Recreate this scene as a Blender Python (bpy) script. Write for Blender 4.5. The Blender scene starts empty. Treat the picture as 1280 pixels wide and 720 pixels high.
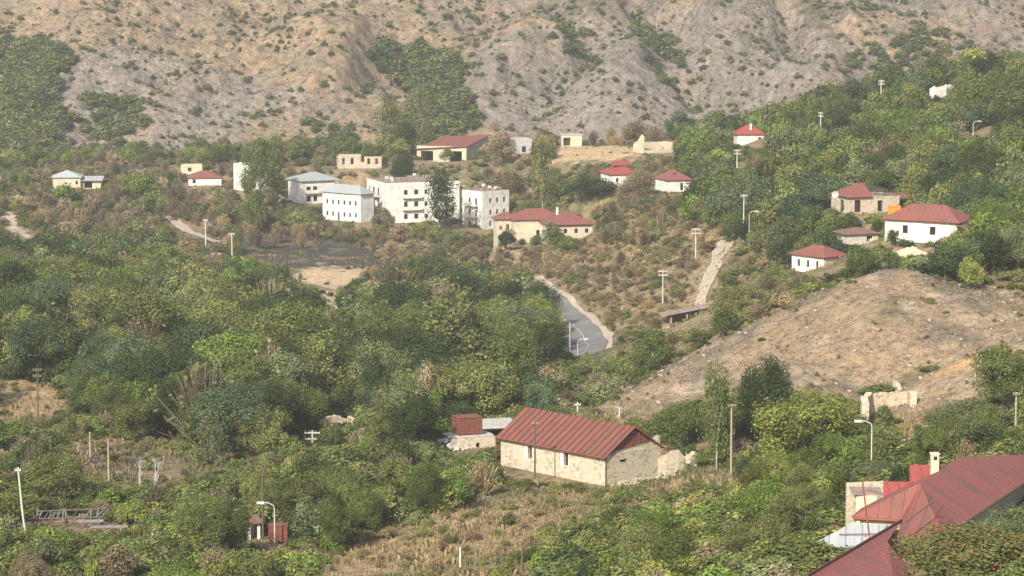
import bpy, math, random
import numpy as np
R = math.radians
rng = np.random.default_rng(7)
random.seed(7)
SC = bpy.context.scene
COL = SC.collection

# ------------------------------------------------------------------ camera
ZC = 80.0
F = 640 / math.tan(R(10.0))
PITCH = R(7.0)
cam = bpy.data.cameras.new('camera')
cam_o = bpy.data.objects.new('camera', cam); COL.objects.link(cam_o)
cam.sensor_width = 36.0
cam.lens = 18.0 / math.tan(R(10.0))
cam.clip_start = 1.0; cam.clip_end = 6000
cam_o.location = (0, 0, ZC)
cam_o.rotation_euler = (math.pi / 2 - PITCH, 0, 0)
SC.camera = cam_o

# ------------------------------------------------------------------ light
SUN_EL, SUN_AZ = 34.0, (-0.41, -0.91)         # horizontal direction towards the sun
w = bpy.data.worlds.new('World'); SC.world = w; w.use_nodes = True
nt = w.node_tree; nt.nodes.clear()
sky = nt.nodes.new('ShaderNodeTexSky'); sky.sky_type = 'NISHITA'; sky.sun_disc = False
sky.sun_elevation = R(SUN_EL)
sky.sun_rotation = math.atan2(SUN_AZ[0], SUN_AZ[1])
sky.air_density = 1.2; sky.dust_density = 2.0
bg = nt.nodes.new('ShaderNodeBackground'); bg.inputs['Strength'].default_value = 0.115
wo = nt.nodes.new('ShaderNodeOutputWorld')
nt.links.new(sky.outputs[0], bg.inputs['Color']); nt.links.new(bg.outputs[0], wo.inputs['Surface'])
sun = bpy.data.lights.new('sun', 'SUN'); sun.energy = 5.0; sun.angle = R(0.5); sun.color = (1.0, 0.92, 0.77)
sun_o = bpy.data.objects.new('sun', sun); COL.objects.link(sun_o)
from mathutils import Vector, Matrix
ce = math.cos(R(SUN_EL)); n_ = math.hypot(*SUN_AZ)
sdir = Vector((SUN_AZ[0] / n_ * ce, SUN_AZ[1] / n_ * ce, math.sin(R(SUN_EL))))
sun_o.rotation_euler = sdir.to_track_quat('Z', 'Y').to_euler()
SC.view_settings.view_transform = 'Standard'; SC.view_settings.look = 'None'
SC.view_settings.exposure = 0.80; SC.view_settings.gamma = 1.0
SC.view_settings.use_curve_mapping = False
cy = SC.cycles
cy.max_bounces = 5; cy.diffuse_bounces = 2; cy.glossy_bounces = 1; cy.transmission_bounces = 2
cy.transparent_max_bounces = 4; cy.volume_bounces = 0
cy.use_denoising = True; cy.denoiser = 'OPENIMAGEDENOISE'; cy.denoising_input_passes = 'RGB_ALBEDO_NORMAL'
HAZE = 0.00020

# ------------------------------------------------------------------ projection helpers
CP, SP = math.cos(PITCH), math.sin(PITCH)
def ray(px, py):
    a = (px - 640) / F; b = (360 - py) / F
    return np.array([a, CP + b * SP, -SP + b * CP])
def at_D(px, py, D):
    d = ray(px, py); return d * (D / d[1]) + np.array([0, 0, ZC])
def at_z(px, py, z):
    d = ray(px, py); return d * ((z - ZC) / d[2]) + np.array([0, 0, ZC])
def project(x, y, z):
    z = z - ZC
    dep = y * CP - z * SP
    up = y * SP + z * CP
    return 640 + F * x / dep, 360 - F * up / dep, dep
def inpoly(px, py, poly):
    px = np.asarray(px); py = np.asarray(py)
    r = np.zeros(px.shape, bool); n = len(poly); j = n - 1
    for i in range(n):
        xi, yi = poly[i]; xj, yj = poly[j]
        c = ((yi > py) != (yj > py)) & (px < (xj - xi) * (py - yi) / ((yj - yi) or 1e-9) + xi)
        r ^= c; j = i
    return r
def dist_poly(px, py, line):
    d = np.full(np.shape(px), 1e9)
    for (x0, y0), (x1, y1) in zip(line[:-1], line[1:]):
        vx, vy = x1 - x0, y1 - y0
        t = np.clip(((px - x0) * vx + (py - y0) * vy) / (vx * vx + vy * vy + 1e-9), 0, 1)
        d = np.minimum(d, np.hypot(px - x0 - t * vx, py - y0 - t * vy))
    return d

# ------------------------------------------------------------------ noise
def _h(i, j, s):
    n = (i * 374761393 + j * 668265263 + s * 974634777) & 0xffffffff
    n = ((n ^ (n >> 13)) * 1274126177) & 0xffffffff
    return ((n ^ (n >> 16)) & 0xffff) / 65535.0
def vnoise(x, y, s=0):
    x = np.asarray(x, float); y = np.asarray(y, float)
    i = np.floor(x).astype(np.int64); j = np.floor(y).astype(np.int64)
    u = x - i; v = y - j; u = u * u * (3 - 2 * u); v = v * v * (3 - 2 * v)
    return (_h(i, j, s) * (1 - u) + _h(i + 1, j, s) * u) * (1 - v) + (_h(i, j + 1, s) * (1 - u) + _h(i + 1, j + 1, s) * u) * v
def fbm(x, y, s=0, o=4):
    r = 0; a = .5
    for k in range(o):
        r = r + a * vnoise(x * 2 ** k, y * 2 ** k, s + k * 17); a *= .5
    return r / (1 - .5 ** o)
def ridged(x, y, s=0, o=4):
    r = 0; a = .5
    for k in range(o):
        r = r + a * (1 - abs(2 * vnoise(x * 2 ** k, y * 2 ** k, s + k * 13) - 1)); a *= .5
    return r / (1 - .5 ** o)

# ------------------------------------------------------------------ terrain control points (photo pixel, distance)
CTRL = [(0,720,265),(300,720,265),(640,720,255),(850,720,245),(1000,720,222),(1150,720,190),(1280,720,172),
 (0,640,300),(300,640,305),(600,640,298),(680,640,296),(1000,600,300),(1100,600,268),(1280,600,240),(1040,690,205),
 (1280,545,290),(1100,548,322),(1210,555,300),(1000,575,310),(0,540,355),(300,560,350),(420,535,372),(560,560,345),
 (0,440,430),(840,249,680),(752,288,660),(800,262,668),(700,318,655),(858,421,478),(300,440,450),(500,450,440),(650,470,430),(700,455,455),(742,446,490),(700,395,560),(672,368,590),
 (800,412,515),(760,350,575),(740,310,640),(860,300,590),(860,407,498),(875,375,522),(900,260,620),(930,290,570),
 (1250,310,430),(1200,200,600),(1050,220,610),(960,240,640),(1280,150,650),(1100,130,720),(1280,95,720),
 (0,205,880),(200,202,880),(400,200,880),(100,300,700),(250,310,690),(30,330,640),(200,370,560),(400,370,600),
 (550,340,680),(0,380,530),(420,290,735),(520,290,735),(350,270,750),(700,185,830),(800,190,810),(870,185,800),
 (1130,333,385),(1080,344,388),(1000,373,395),(900,430,405),(830,460,420),(760,500,400),(1205,360,388),(1285,378,378),
 (1100,487,352),(1095,524,337),(1140,508,338),(1000,480,348),(1200,450,345),(1280,480,322),(870,530,345),(1100,420,362),(1220,400,365)]
WP = [(-400,300,16),(400,300,38),(-400,600,6),(400,600,42),(-350,880,9),(400,880,20),(-400,200,25),(400,150,50),
 (-200,900,7),(0,900,6),(100,900,6),(200,900,8),(55,435,27.5),(75,435,27),(35,440,24),
 (0,980,8),(-250,980,9),(250,980,10),(0,100,45),(-60,180,27),(0,30,62),(40,150,42),(80,150,48),(-150,100,45),(150,80,60)]
PADS = []         # (x, y, z, radius) level ground under buildings
def set_pad(px, py, D, r): 
    p = at_D(px, py, D); PADS.append((p[0], p[1], p[2], r)); return p
# ------------------------------------------------------------------ building table (near corner at ground level)
def bspec(px, py, D, h, W, L, H): return dict(px=px, py=py, D=D, h=h, W=W, L=L, H=H)
B = dict(
 stone=bspec(757,608,320,42,8.6,17.6,3.6), garage=bspec(583,204,830,-22,15.5,17,4.6),
 blockE=bspec(603,288,750,40,9,10.5,10.1), blockD=bspec(483,279,748,20,20,17,10.4), blockC=bspec(451,278,744,50,5,13.5,7.3),
 blockB=bspec(378,255,775,28,9.4,9.3,6.2), blockA=bspec(309,240,785,28,9,9.5,7.2), cream=bspec(687,308,680,12,10.4,15,5.2),
 h938=bspec(921,183,760,4,7.2,6,3.2), h840=bspec(835,240,700,20,6,8,2.9), h770=bspec(764,233,715,15,7,9,3),
 h1085=bspec(1062,267,520,20,10,7.5,3.0), h1170=bspec(1196,306,448,58,6.5,12.2,3.5), h1025=bspec(1030,343,480,40,5.2,7.5,2.9),
 shed1075=bspec(1058,306,500,18,6,5,1.9), h80=bspec(66,235,800,5,7.6,8,3.0), h112=bspec(99,236,802,3,6,6,2.4),
 h238=bspec(226,218,815,5,6,5,2.6), h255=bspec(236,232,800,8,9,7,2.2), r652=bspec(646,192,820,20,4.5,5,4.2),
 r713=bspec(702,183,830,2,5.8,4,3.2), r822=bspec(804,192,800,25,9.5,6,4.6), r1180=bspec(1162,129,690,12,9,6,4.2),
 r448=bspec(423,211,800,8,12,6,4.0), shed858=bspec(838,405,500,8,7,4,2.6))
for k, b in B.items():
    p = at_D(b['px'], b['py'], b['D']); b['p'] = p
    a = R(b['h'])
    sx = -b['W'] / 2 if k == 'garage' else b['W'] / 2
    cx = p[0] + math.cos(a) * sx - math.sin(a) * b['L'] / 2
    cy_ = p[1] + math.sin(a) * sx + math.cos(a) * b['L'] / 2
    PADS.append((cx, cy_, p[2], 0.5 * math.hypot(b['W'], b['L']) + .5)); b['c'] = (cx, cy_)
CP_ = [tuple(at_D(*c)) for c in CTRL] + WP + [(x, y, z) for x, y, z, r in PADS]
CPt = np.array(CP_)
S_ = 100.0
def _U(r2): return np.where(r2 > 1e-12, r2 * np.log(r2 + 1e-12), 0)
def _fit():
    P = CPt[:, :2] / S_; n = len(P)
    K = _U(((P[:, None] - P[None]) ** 2).sum(-1)) + np.eye(n) * 0.004
    Q = np.c_[np.ones(n), P]
    A = np.block([[K, Q], [Q.T, np.zeros((3, 3))]])
    return np.linalg.solve(A, np.r_[CPt[:, 2], np.zeros(3)])
TW = _fit()
def tps(x, y):
    sh = np.shape(x); x = np.ravel(x) / S_; y = np.ravel(y) / S_
    r = TW[-3] + TW[-2] * x + TW[-1] * y
    for k in range(len(CPt)):
        r = r + TW[k] * _U((x - CPt[k, 0] / S_) ** 2 + (y - CPt[k, 1] / S_) ** 2)
    return r.reshape(sh)

# mountain: features given as (photo px, row) and read on its mean slope
def hxy(px, row):
    D = 1098 - row / 190 * 118
    return ((px - 640) / F * D, D)
RIDG = [  # polyline, height, width
 ([(960,20),(900,42),(850,78),(790,110),(768,160)], 12, 15), ([(1180,-10),(1080,60),(1000,110),(985,150)], 10, 17),
 ([(760,30),(690,60),(620,115),(560,160)], 10, 16), ([(180,20),(110,60),(60,120),(10,185)], 8, 13),
 ([(420,60),(330,90),(250,140),(180,185)], 7, 13), ([(480,20),(440,70),(400,140)], 8, 11),
 ([(1280,20),(1200,60),(1130,110)], 7, 15), ([(1010,-40),(960,-10),(900,0)], 7, 13)]
GULL = [([(790,-10),(815,30),(850,70),(850,100),(890,140),(960,150)], 13, 9), ([(455,50),(510,80),(540,130),(560,190)], 9, 13),
 ([(0,50),(40,90),(20,160),(0,190)], 8, 18), ([(965,-20),(975,50),(965,110)], 7, 6), ([(690,40),(730,90),(690,150)], 5, 8),
 ([(330,10),(300,60),(200,110),(130,170)], 5, 9), ([(1060,50),(1120,40),(1180,70)], 4, 9), ([(610,20),(560,60),(480,100)], 3, 8)]
def mountain(x, y):
    t = np.clip(y - 972, 0, None)
    base = 6.0 + t * 0.40 + np.clip(t - 150, 0, None) * .12
    wx = x + 18 * (fbm(x / 45, y / 45, 3) - .5); wy = y + 18 * (fbm(x / 45, y / 45, 9) - .5)
    z = base
    for pl, a, wd in RIDG:
        z = z + a * np.exp(-(dist_poly(wx, wy, [hxy(*q) for q in pl]) / wd) ** 2)
    for pl, a, wd in GULL:
        z = z - a * np.exp(-(dist_poly(wx, wy, [hxy(*q) for q in pl]) / wd) ** 2)
    u = (wx * .8 + wy * .6); v = (-wx * .6 + wy * .8)
    env = np.clip(t / 40, 0, 1)
    z = z + env * (7.5 * (ridged(u / 42, v / 90, 5, 5) - .6) + 6 * (ridged(x / 13, y / 17, 8, 4) - .6)
                   + 2.2 * (ridged(x / 4.6, y / 4.6, 18, 3) - .6))
    z = z - np.clip(np.abs(x) - 260, 0, None) * 0.0
    return z
def smooth(a, b, t): t = np.clip((t - a) / (b - a), 0, 1); return t * t * (3 - 2 * t)
MOUND = [(740,515),(760,497),(830,452),(900,418),(1000,368),(1080,338),(1130,328),(1200,350),(1300,366),(1300,470),(1240,480),(1200,505),(1140,520),(1075,492),(990,482),(900,480),(830,520)]
def terrain(x, y):
    x = np.asarray(x, float); y = np.asarray(y, float)
    z = tps(np.clip(x, -420, 420), np.clip(y, 0, 960))
    pad = np.zeros(np.shape(x)); pz = np.zeros(np.shape(x))
    for (a, b, c, r) in PADS:
        k = 1 - smooth(r * .8, r * 2.2, np.hypot(x - a, y - b))
        pz = np.where(k > pad, c, pz); pad = np.maximum(pad, k)
    n = 2.2 * (fbm(x / 28, y / 28, 1) - .5) + 1.0 * (fbm(x / 7, y / 7, 2, 3) - .5)
    px, py, _ = project(x, y, z)
    md = inpoly(px, py, MOUND) & (y < 420) & (y > 320)
    n = n + np.where(md, 1.6 * (ridged((x * .5 - y * .3) / 5, (x * .5 + y) / 9, 31, 3) - .6), 0)
    z = z + n * (1 - pad) * smooth(60, 160, y)
    z = z * (1 - pad) + pz * pad
    m = smooth(930, 985, y)
    return z * (1 - m) + mountain(x, y) * m

# fine lookup grid
GX = np.arange(-420, 420.1, 1.5); GY = np.arange(20, 1200.1, 1.5)
GZ = terrain(*np.meshgrid(GX, GY))
def gz(x, y):
    x = np.asarray(x, float); y = np.asarray(y, float)
    u = np.clip((x - GX[0]) / 1.5, 0, len(GX) - 1.001); v = np.clip((y - GY[0]) / 1.5, 0, len(GY) - 1.001)
    i = u.astype(int); j = v.astype(int); u = u - i; v = v - j
    return (GZ[j, i] * (1 - u) + GZ[j, i + 1] * u) * (1 - v) + (GZ[j + 1, i] * (1 - u) + GZ[j + 1, i + 1] * u) * v
def hit(px, py, d0=120):
    d = ray(px, py); ys = np.arange(d0, 1190, .5); s = ys / d[1]
    x = d[0] * s; z = ZC + d[2] * s
    g = gz(x, ys); k = np.argmax(g >= z)
    if not (g >= z).any(): k = len(ys) - 1
    return np.array([x[k], ys[k], g[k]])
def near_D(px, py, D):     # ground point under a pixel, close to distance D (used when something hides it)
    x = (px - 640) / F * D; return np.array([x, D, float(gz(x, D))])

# ------------------------------------------------------------------ materials
def mat(name):
    m = bpy.data.materials.new(name); m.use_nodes = True; t = m.node_tree
    b = t.nodes['Principled BSDF']; b.inputs['Roughness'].default_value = .9
    b.inputs['Specular IOR Level'].default_value = .15
    return m, t, b
def N(t, kind, **kw):
    n = t.nodes.new(kind)
    for k, v in kw.items():
        if k in n.inputs: n.inputs[k].default_value = v
        else: setattr(n, k, v)
    return n
def ramp(t, fac, stops):
    r = t.nodes.new('ShaderNodeValToRGB'); cr = r.color_ramp
    while len(cr.elements) < len(stops): cr.elements.new(.5)
    for e, (p, c) in zip(cr.elements, stops): e.position = p; e.color = (*c, 1) if len(c) == 3 else c
    t.links.new(fac, r.inputs[0]); return r.outputs[0]
def mixc(t, fac, a, b, mode='MIX'):
    m = t.nodes.new('ShaderNodeMix'); m.data_type = 'RGBA'; m.blend_type = mode
    for s, v in ((m.inputs[0], fac), (m.inputs[6], a), (m.inputs[7], b)):
        if hasattr(v, 'is_linked'): t.links.new(v, s)
        else: s.default_value = v if isinstance(v, (int, float)) else (*v, 1)
    return m.outputs[2]
def noise(t, scale, detail=4, vec=None, rough=.6):
    n = N(t, 'ShaderNodeTexNoise'); n.inputs['Scale'].default_value = scale
    n.inputs['Detail'].default_value = detail; n.inputs['Roughness'].default_value = rough
    if vec is not None: t.links.new(vec, n.inputs['Vector'])
    return n.outputs[0]
def objco(t): return N(t, 'ShaderNodeTexCoord').outputs['Object']
def bump(t, b, h, s=.5, d=.1):
    k = N(t, 'ShaderNodeBump'); k.inputs['Strength'].default_value = s; k.inputs['Distance'].default_value = d
    t.links.new(h, k.inputs['Height']); t.links.new(k.outputs[0], b.inputs['Normal'])
MATS = {}
def plain(name, c, var=.25, scale=1.5, rough=.85, c2=None, metal=0):
    if name in MATS: return MATS[name]
    m, t, b = mat(name); o = objco(t)
    c2 = c2 or tuple(v * (1 - var) for v in c)
    n1 = noise(t, scale, 6, o, .7)
    col = ramp(t, n1, [(.35, c2), (.62, c)])
    t.links.new(col, b.inputs['Base Color']); b.inputs['Roughness'].default_value = rough
    b.inputs['Metallic'].default_value = metal
    MATS[name] = m; return m
def stone_mat(name, c, c2, mortar, scale=2.2):
    m, t, b = mat(name); o = objco(t)
    mp = N(t, 'ShaderNodeMapping'); mp.inputs['Scale'].default_value = (1, 1, 1.6); t.links.new(o, mp.inputs[0])
    v = N(t, 'ShaderNodeTexVoronoi'); v.inputs['Scale'].default_value = scale; t.links.new(mp.outputs[0], v.inputs['Vector'])
    v2 = N(t, 'ShaderNodeTexVoronoi', feature='DISTANCE_TO_EDGE'); v2.inputs['Scale'].default_value = scale; t.links.new(mp.outputs[0], v2.inputs['Vector'])
    sep = N(t, 'ShaderNodeSeparateColor'); t.links.new(v.outputs['Color'], sep.inputs[0])
    base = ramp(t, sep.outputs[0], [(0, c2), (.35, c), (1, tuple(min(1, x * 1.15) for x in c))])
    edge = ramp(t, v2.outputs[0], [(0, (1, 1, 1)), (.09, (0, 0, 0))])
    n = noise(t, .45, 5, o); pl = ramp(t, n, [(.52, (0, 0, 0)), (.60, (1, 1, 1))])
    col = mixc(t, edge, base, mortar)
    plaster = ramp(t, noise(t, 3, 5, o), [(.3, tuple(x * .72 for x in c)), (.7, tuple(min(1, x * 1.2) for x in c))])
    col = mixc(t, pl, col, plaster)
    t.links.new(col, b.inputs['Base Color']); bump(t, b, v2.outputs[0], .5, .08)
    MATS[name] = m; return m
def roof_mat(name, c, rust, period=1.0, dirt=.5):
    m, t, b = mat(name)
    uv = N(t, 'ShaderNodeUVMap'); uv.uv_map = 'uv'
    sx = N(t, 'ShaderNodeSeparateXYZ'); t.links.new(uv.outputs[0], sx.inputs[0])
    mp = N(t, 'ShaderNodeMapping'); mp.inputs['Scale'].default_value = (1.1 / period, .12, 1); t.links.new(uv.outputs[0], mp.inputs[0])
    n1 = noise(t, 1, 5, mp.outputs[0], .75)
    n2 = noise(t, .35, 5, uv.outputs[0]); n3 = noise(t, 2.5, 4, uv.outputs[0])
    col = mixc(t, ramp(t, n1, [(.42, (0, 0, 0)), (.62, (1, 1, 1))]), c, rust)
    col = mixc(t, ramp(t, n2, [(.5, (0, 0, 0)), (.72, (dirt, dirt, dirt))]), col, tuple(x * .62 for x in rust))
    col = mixc(t, ramp(t, n3, [(.35, (.25,) * 3), (.5, (0, 0, 0))]), col, tuple(min(1, x * 1.25) for x in c))
    fr = N(t, 'ShaderNodeMath', operation='PINGPONG'); t.links.new(sx.outputs[0], fr.inputs[0]); fr.inputs[1].default_value = period / 2
    seam = ramp(t, fr.outputs[0], [(0, (1, 1, 1)), (.06 * period, (0, 0, 0))])
    col = mixc(t, seam, col, tuple(x * .45 for x in c))
    t.links.new(col, b.inputs['Base Color']); b.inputs['Roughness'].default_value = .6
    bump(t, b, fr.outputs[0], .6, .05)
    MATS[name] = m; return m
def leaf_mat(name, attr=True, trans=.24):
    m = bpy.data.materials.new(name); m.use_nodes = True; t = m.node_tree; t.nodes.clear()
    out = N(t, 'ShaderNodeOutputMaterial')
    if attr: a = N(t, 'ShaderNodeAttribute', attribute_name='col').outputs[0]
    else: a = N(t, 'ShaderNodeObjectInfo').outputs['Color']
    lv = N(t, 'ShaderNodeAttribute', attribute_name='lv').outputs[0]
    hs = N(t, 'ShaderNodeMix', data_type='RGBA', blend_type='MULTIPLY'); hs.inputs[0].default_value = 1
    t.links.new(a, hs.inputs[6]); t.links.new(lv, hs.inputs[7])
    d = N(t, 'ShaderNodeBsdfDiffuse'); tr = N(t, 'ShaderNodeBsdfTranslucent'); mx = N(t, 'ShaderNodeMixShader')
    mx.inputs[0].default_value = trans
    for s in (d, tr): t.links.new(hs.outputs[2], s.inputs[0])
    t.links.new(d.outputs[0], mx.inputs[1]); t.links.new(tr.outputs[0], mx.inputs[2]); t.links.new(mx.outputs[0], out.inputs[0])
    return m
M_LEAF = leaf_mat('leaves', False); M_LEAFA = leaf_mat('leaves_mixed', True); M_GRASS = leaf_mat('dry_stalks', True, .3)
M_BARK = plain('bark', (.16, .13, .10), .4, 3); M_PALEBARK = plain('pale_bark', (.42, .40, .36), .35, 2)
M_TWIG = plain('twigs', (.20, .165, .135), .35, 3)
M_STONE = stone_mat('cream_stone', (.46, .40, .31), (.27, .22, .16), (.33, .285, .22), 2.6)
M_RUBBLE = stone_mat('rubble_stone', (.52, .44, .33), (.30, .25, .19), (.30, .26, .20), 3)
M_WHITE = plain('white_plaster', (.72, .71, .68), .16, .5, c2=(.46, .43, .38))
M_CREAM = plain('cream_plaster', (.56, .49, .37), .3, .8)
M_PALEG = plain('grey_plaster', (.45, .45, .44), .25, 1)
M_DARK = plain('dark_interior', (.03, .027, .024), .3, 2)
M_CONC = plain('concrete', (.48, .46, .42), .3, 1.2)
M_POLE = plain('concrete_pole', (.55, .52, .47), .25, 2)
M_WOOD = plain('weathered_wood', (.13, .10, .08), .4, 4)
M_PWOOD = plain('pale_wood', (.40, .33, .24), .35, 4)
M_LAMP = plain('lamp_white', (.50, .50, .48), .1, 4, .5)
M_RUST = plain('rusty_iron', (.20, .075, .05), .5, 2.5, .8, c2=(.14, .05, .035))
M_RUSTP = plain('rusty_pipe', (.22, .09, .07), .4, 3)
M_ORANGE = plain('orange_paint', (.75, .28, .05), .25, 2)
M_BLUE = plain('blue_paint', (.42, .55, .68), .2, 2)
M_PWHITE = plain('white_paint', (.66, .65, .62), .3, 2)
M_RED = roof_mat('red_sheet', (.205, .070, .055), (.125, .072, .058), 1.0)
M_RED2 = roof_mat('worn_red_sheet', (.25, .078, .064), (.15, .085, .072), .9)
M_REDB = roof_mat('bright_red_sheet', (.31, .065, .058), (.22, .07, .058), .9, .3)
M_BROWNR = roof_mat('brown_sheet', (.22, .11, .09), (.15, .10, .085), .9)
M_BLUER = roof_mat('blue_grey_sheet', (.29, .33, .34), (.33, .33, .31), 1.1, .25)
M_GREYR = roof_mat('grey_sheet', (.34, .37, .39), (.42, .43, .42), 1.2, .2)
M_DEBRIS = plain('roof_debris', (.33, .25, .21), .45, 1.5, c2=(.15, .11, .10))

# ------------------------------------------------------------------ mesh builder
class MB:
    def __init__(s): s.v = []; s.f = []; s.uv = []
    def add(s, pts, faces, uvs=None):
        b = len(s.v); s.v += [tuple(map(float, p)) for p in pts]
        for k, f in enumerate(faces):
            s.f.append([b + i for i in f]); s.uv.append(uvs[k] if uvs else None)
        return s
    def box(s, x0, x1, y0, y1, z0, z1):
        p = [(x0,y0,z0),(x1,y0,z0),(x1,y1,z0),(x0,y1,z0),(x0,y0,z1),(x1,y0,z1),(x1,y1,z1),(x0,y1,z1)]
        return s.add(p, [(0,3,2,1),(4,5,6,7),(0,1,5,4),(1,2,6,5),(2,3,7,6),(3,0,4,7)])
    RIB = 0
    def slab(s, poly, t=.14, eave=0, off=0.0):
        # roof plane: polygon given so that edge eave->eave+1 is horizontal; uv u runs along it
        P = [Vector(p) for p in poly]; n = len(P)
        nn = Vector((0, 0, 0))
        for i in range(1, n - 1): nn += (P[i] - P[0]).cross(P[i + 1] - P[0])
        nn.normalize()
        if nn.z < 0: nn = -nn
        e = (P[(eave + 1) % n] - P[eave]).normalized(); g = nn.cross(e)
        uv = [(p.dot(e) + off, p.dot(g)) for p in P]
        top = P; bot = [p - nn * t for p in P]
        fs = [tuple(range(n)), tuple(range(2 * n - 1, n - 1, -1))]; us = [uv, uv[::-1]]
        for i in range(n):
            j = (i + 1) % n; fs.append((i, n + i, n + j, j)); us.append([uv[i], uv[i], uv[j], uv[j]])
        s.add(top + bot, fs, us)
        if MB.RIB:
            o = P[eave]; U = [((p - o).dot(e), (p - o).dot(g)) for p in P]; u0 = min(a for a, _ in U); u1 = max(a for a, _ in U)
            k = u0 + MB.RIB * .5
            while k < u1:
                vs = []
                for i in range(n):
                    (a, b), (c, d) = U[i], U[(i + 1) % n]
                    if (a - k) * (c - k) < 0: vs.append(b + (d - b) * (k - a) / (c - a))
                if len(vs) == 2:
                    v0, v1 = min(vs), max(vs); w2 = .035; V = []
                    for vv in (v0, v1):
                        for du, hh in ((-w2, .004), (w2, .004), (w2, .06), (-w2, .06)): V.append(o + e * (k + du) + g * vv + nn * hh)
                    s.add(V, [(0,1,2,3),(7,6,5,4),(3,2,6,7),(0,3,7,4),(1,5,6,2)])
                k += MB.RIB
        return s
    def tube(s, pts, r0, r1=None, n=6, cap=True):
        r1 = r0 if r1 is None else r1
        P = [Vector(p) for p in pts]; m = len(P); V = []; Fs = []
        for i, p in enumerate(P):
            d = (P[min(i + 1, m - 1)] - P[max(i - 1, 0)]).normalized()
            a = d.cross(Vector((0, 0, 1)) if abs(d.z) < .9 else Vector((1, 0, 0))).normalized(); b = d.cross(a)
            r = r0 + (r1 - r0) * i / (m - 1)
            for k in range(n):
                t = 2 * math.pi * k / n; V.append(p + a * (r * math.cos(t)) + b * (r * math.sin(t)))
        for i in range(m - 1):
            for k in range(n):
                k2 = (k + 1) % n; Fs.append((i*n+k, i*n+k2, (i+1)*n+k2, (i+1)*n+k))
        if cap: Fs += [tuple(range(n - 1, -1, -1)), tuple(range((m-1)*n, m*n))]
        return s.add(V, Fs)
    def mesh(s, name, material):
        me = bpy.data.meshes.new(name); me.from_pydata(s.v, [], s.f); me.materials.append(material)
        if any(u is not None for u in s.uv):
            l = me.uv_layers.new(name='uv'); i = 0
            for f, u in zip(s.f, s.uv):
                for k in range(len(f)): l.data[i].uv = u[k] if u else (0, 0); i += 1
        me.update(); return me
    def build(s, name, material, parent=None, loc=None):
        o = bpy.data.objects.new(name, s.mesh(name, material)); COL.objects.link(o)
        if parent: o.parent = parent
        if loc is not None: o.location = loc
        return o
def tag(o, label=None, cat=None, group=None, kind=None):
    if label: o['label'] = label
    if cat: o['category'] = cat
    if group: o['group'] = group
    if kind: o['kind'] = kind
    return o
def empty(name, loc, rz=0, label=None, cat=None, group=None):
    o = bpy.data.objects.new(name, None); COL.objects.link(o)
    o.location = tuple(map(float, loc)); o.rotation_euler = (0, 0, rz); o.empty_display_size = .5
    return tag(o, label, cat, group)

# ------------------------------------------------------------------ regions of the photo used for ground cover
P_ROADCLR = [(662,362),(692,366),(742,398),(772,440),(758,444),(732,442),(712,418),(690,398),(664,384)]
P_SAND = [(368,332),(440,330),(470,345),(440,352),(418,362),(372,352)]
P_SAND2 = [(390,364),(425,366),(452,392),(424,394),(404,384),(390,375)]
P_BURN = [[(300,292),(390,292),(470,308),(486,330),(430,337),(340,333),(292,318)], [(95,560),(150,556),(185,566),(160,600),(95,596)],
          [(0,199),(130,199),(200,205),(200,211),(0,208)], [(225,300),(275,298),(280,308),(250,312)], [(60,250),(110,240),(130,262),(90,275)]]
P_CLEAR = [(80,548),(160,535),(240,540),(330,556),(310,575),(240,596),(150,604),(95,590)]
P_STRAW = [(0,466),(60,474),(85,500),(60,522),(0,520)]
P_SLOPE = [(395,705),(470,655),(560,635),(620,606),(650,598),(770,615),(740,640),(690,655),(640,690),(600,720),(400,720)]
P_DRY = [(590,330),(640,296),(745,300),(800,285),(885,262),(925,290),(905,330),(880,385),(850,430),(790,425),(745,400),(690,360),(640,352)]
P_TRACK1 = [(203,262),(240,292),(275,304)]
P_TRACK2 = [(908,298),(892,335),(878,352),(868,388)]
P_BANK = [(0,258),(22,262),(38,296),(26,298),(0,276)]
P_PLAT = [(700,182),(790,178),(800,195),(760,200),(690,205)]
P_RD = [(1150,470),(1260,430),(1300,440),(1300,470),(1250,490),(1170,500),(1140,545),(1120,530),(1150,500)]

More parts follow.
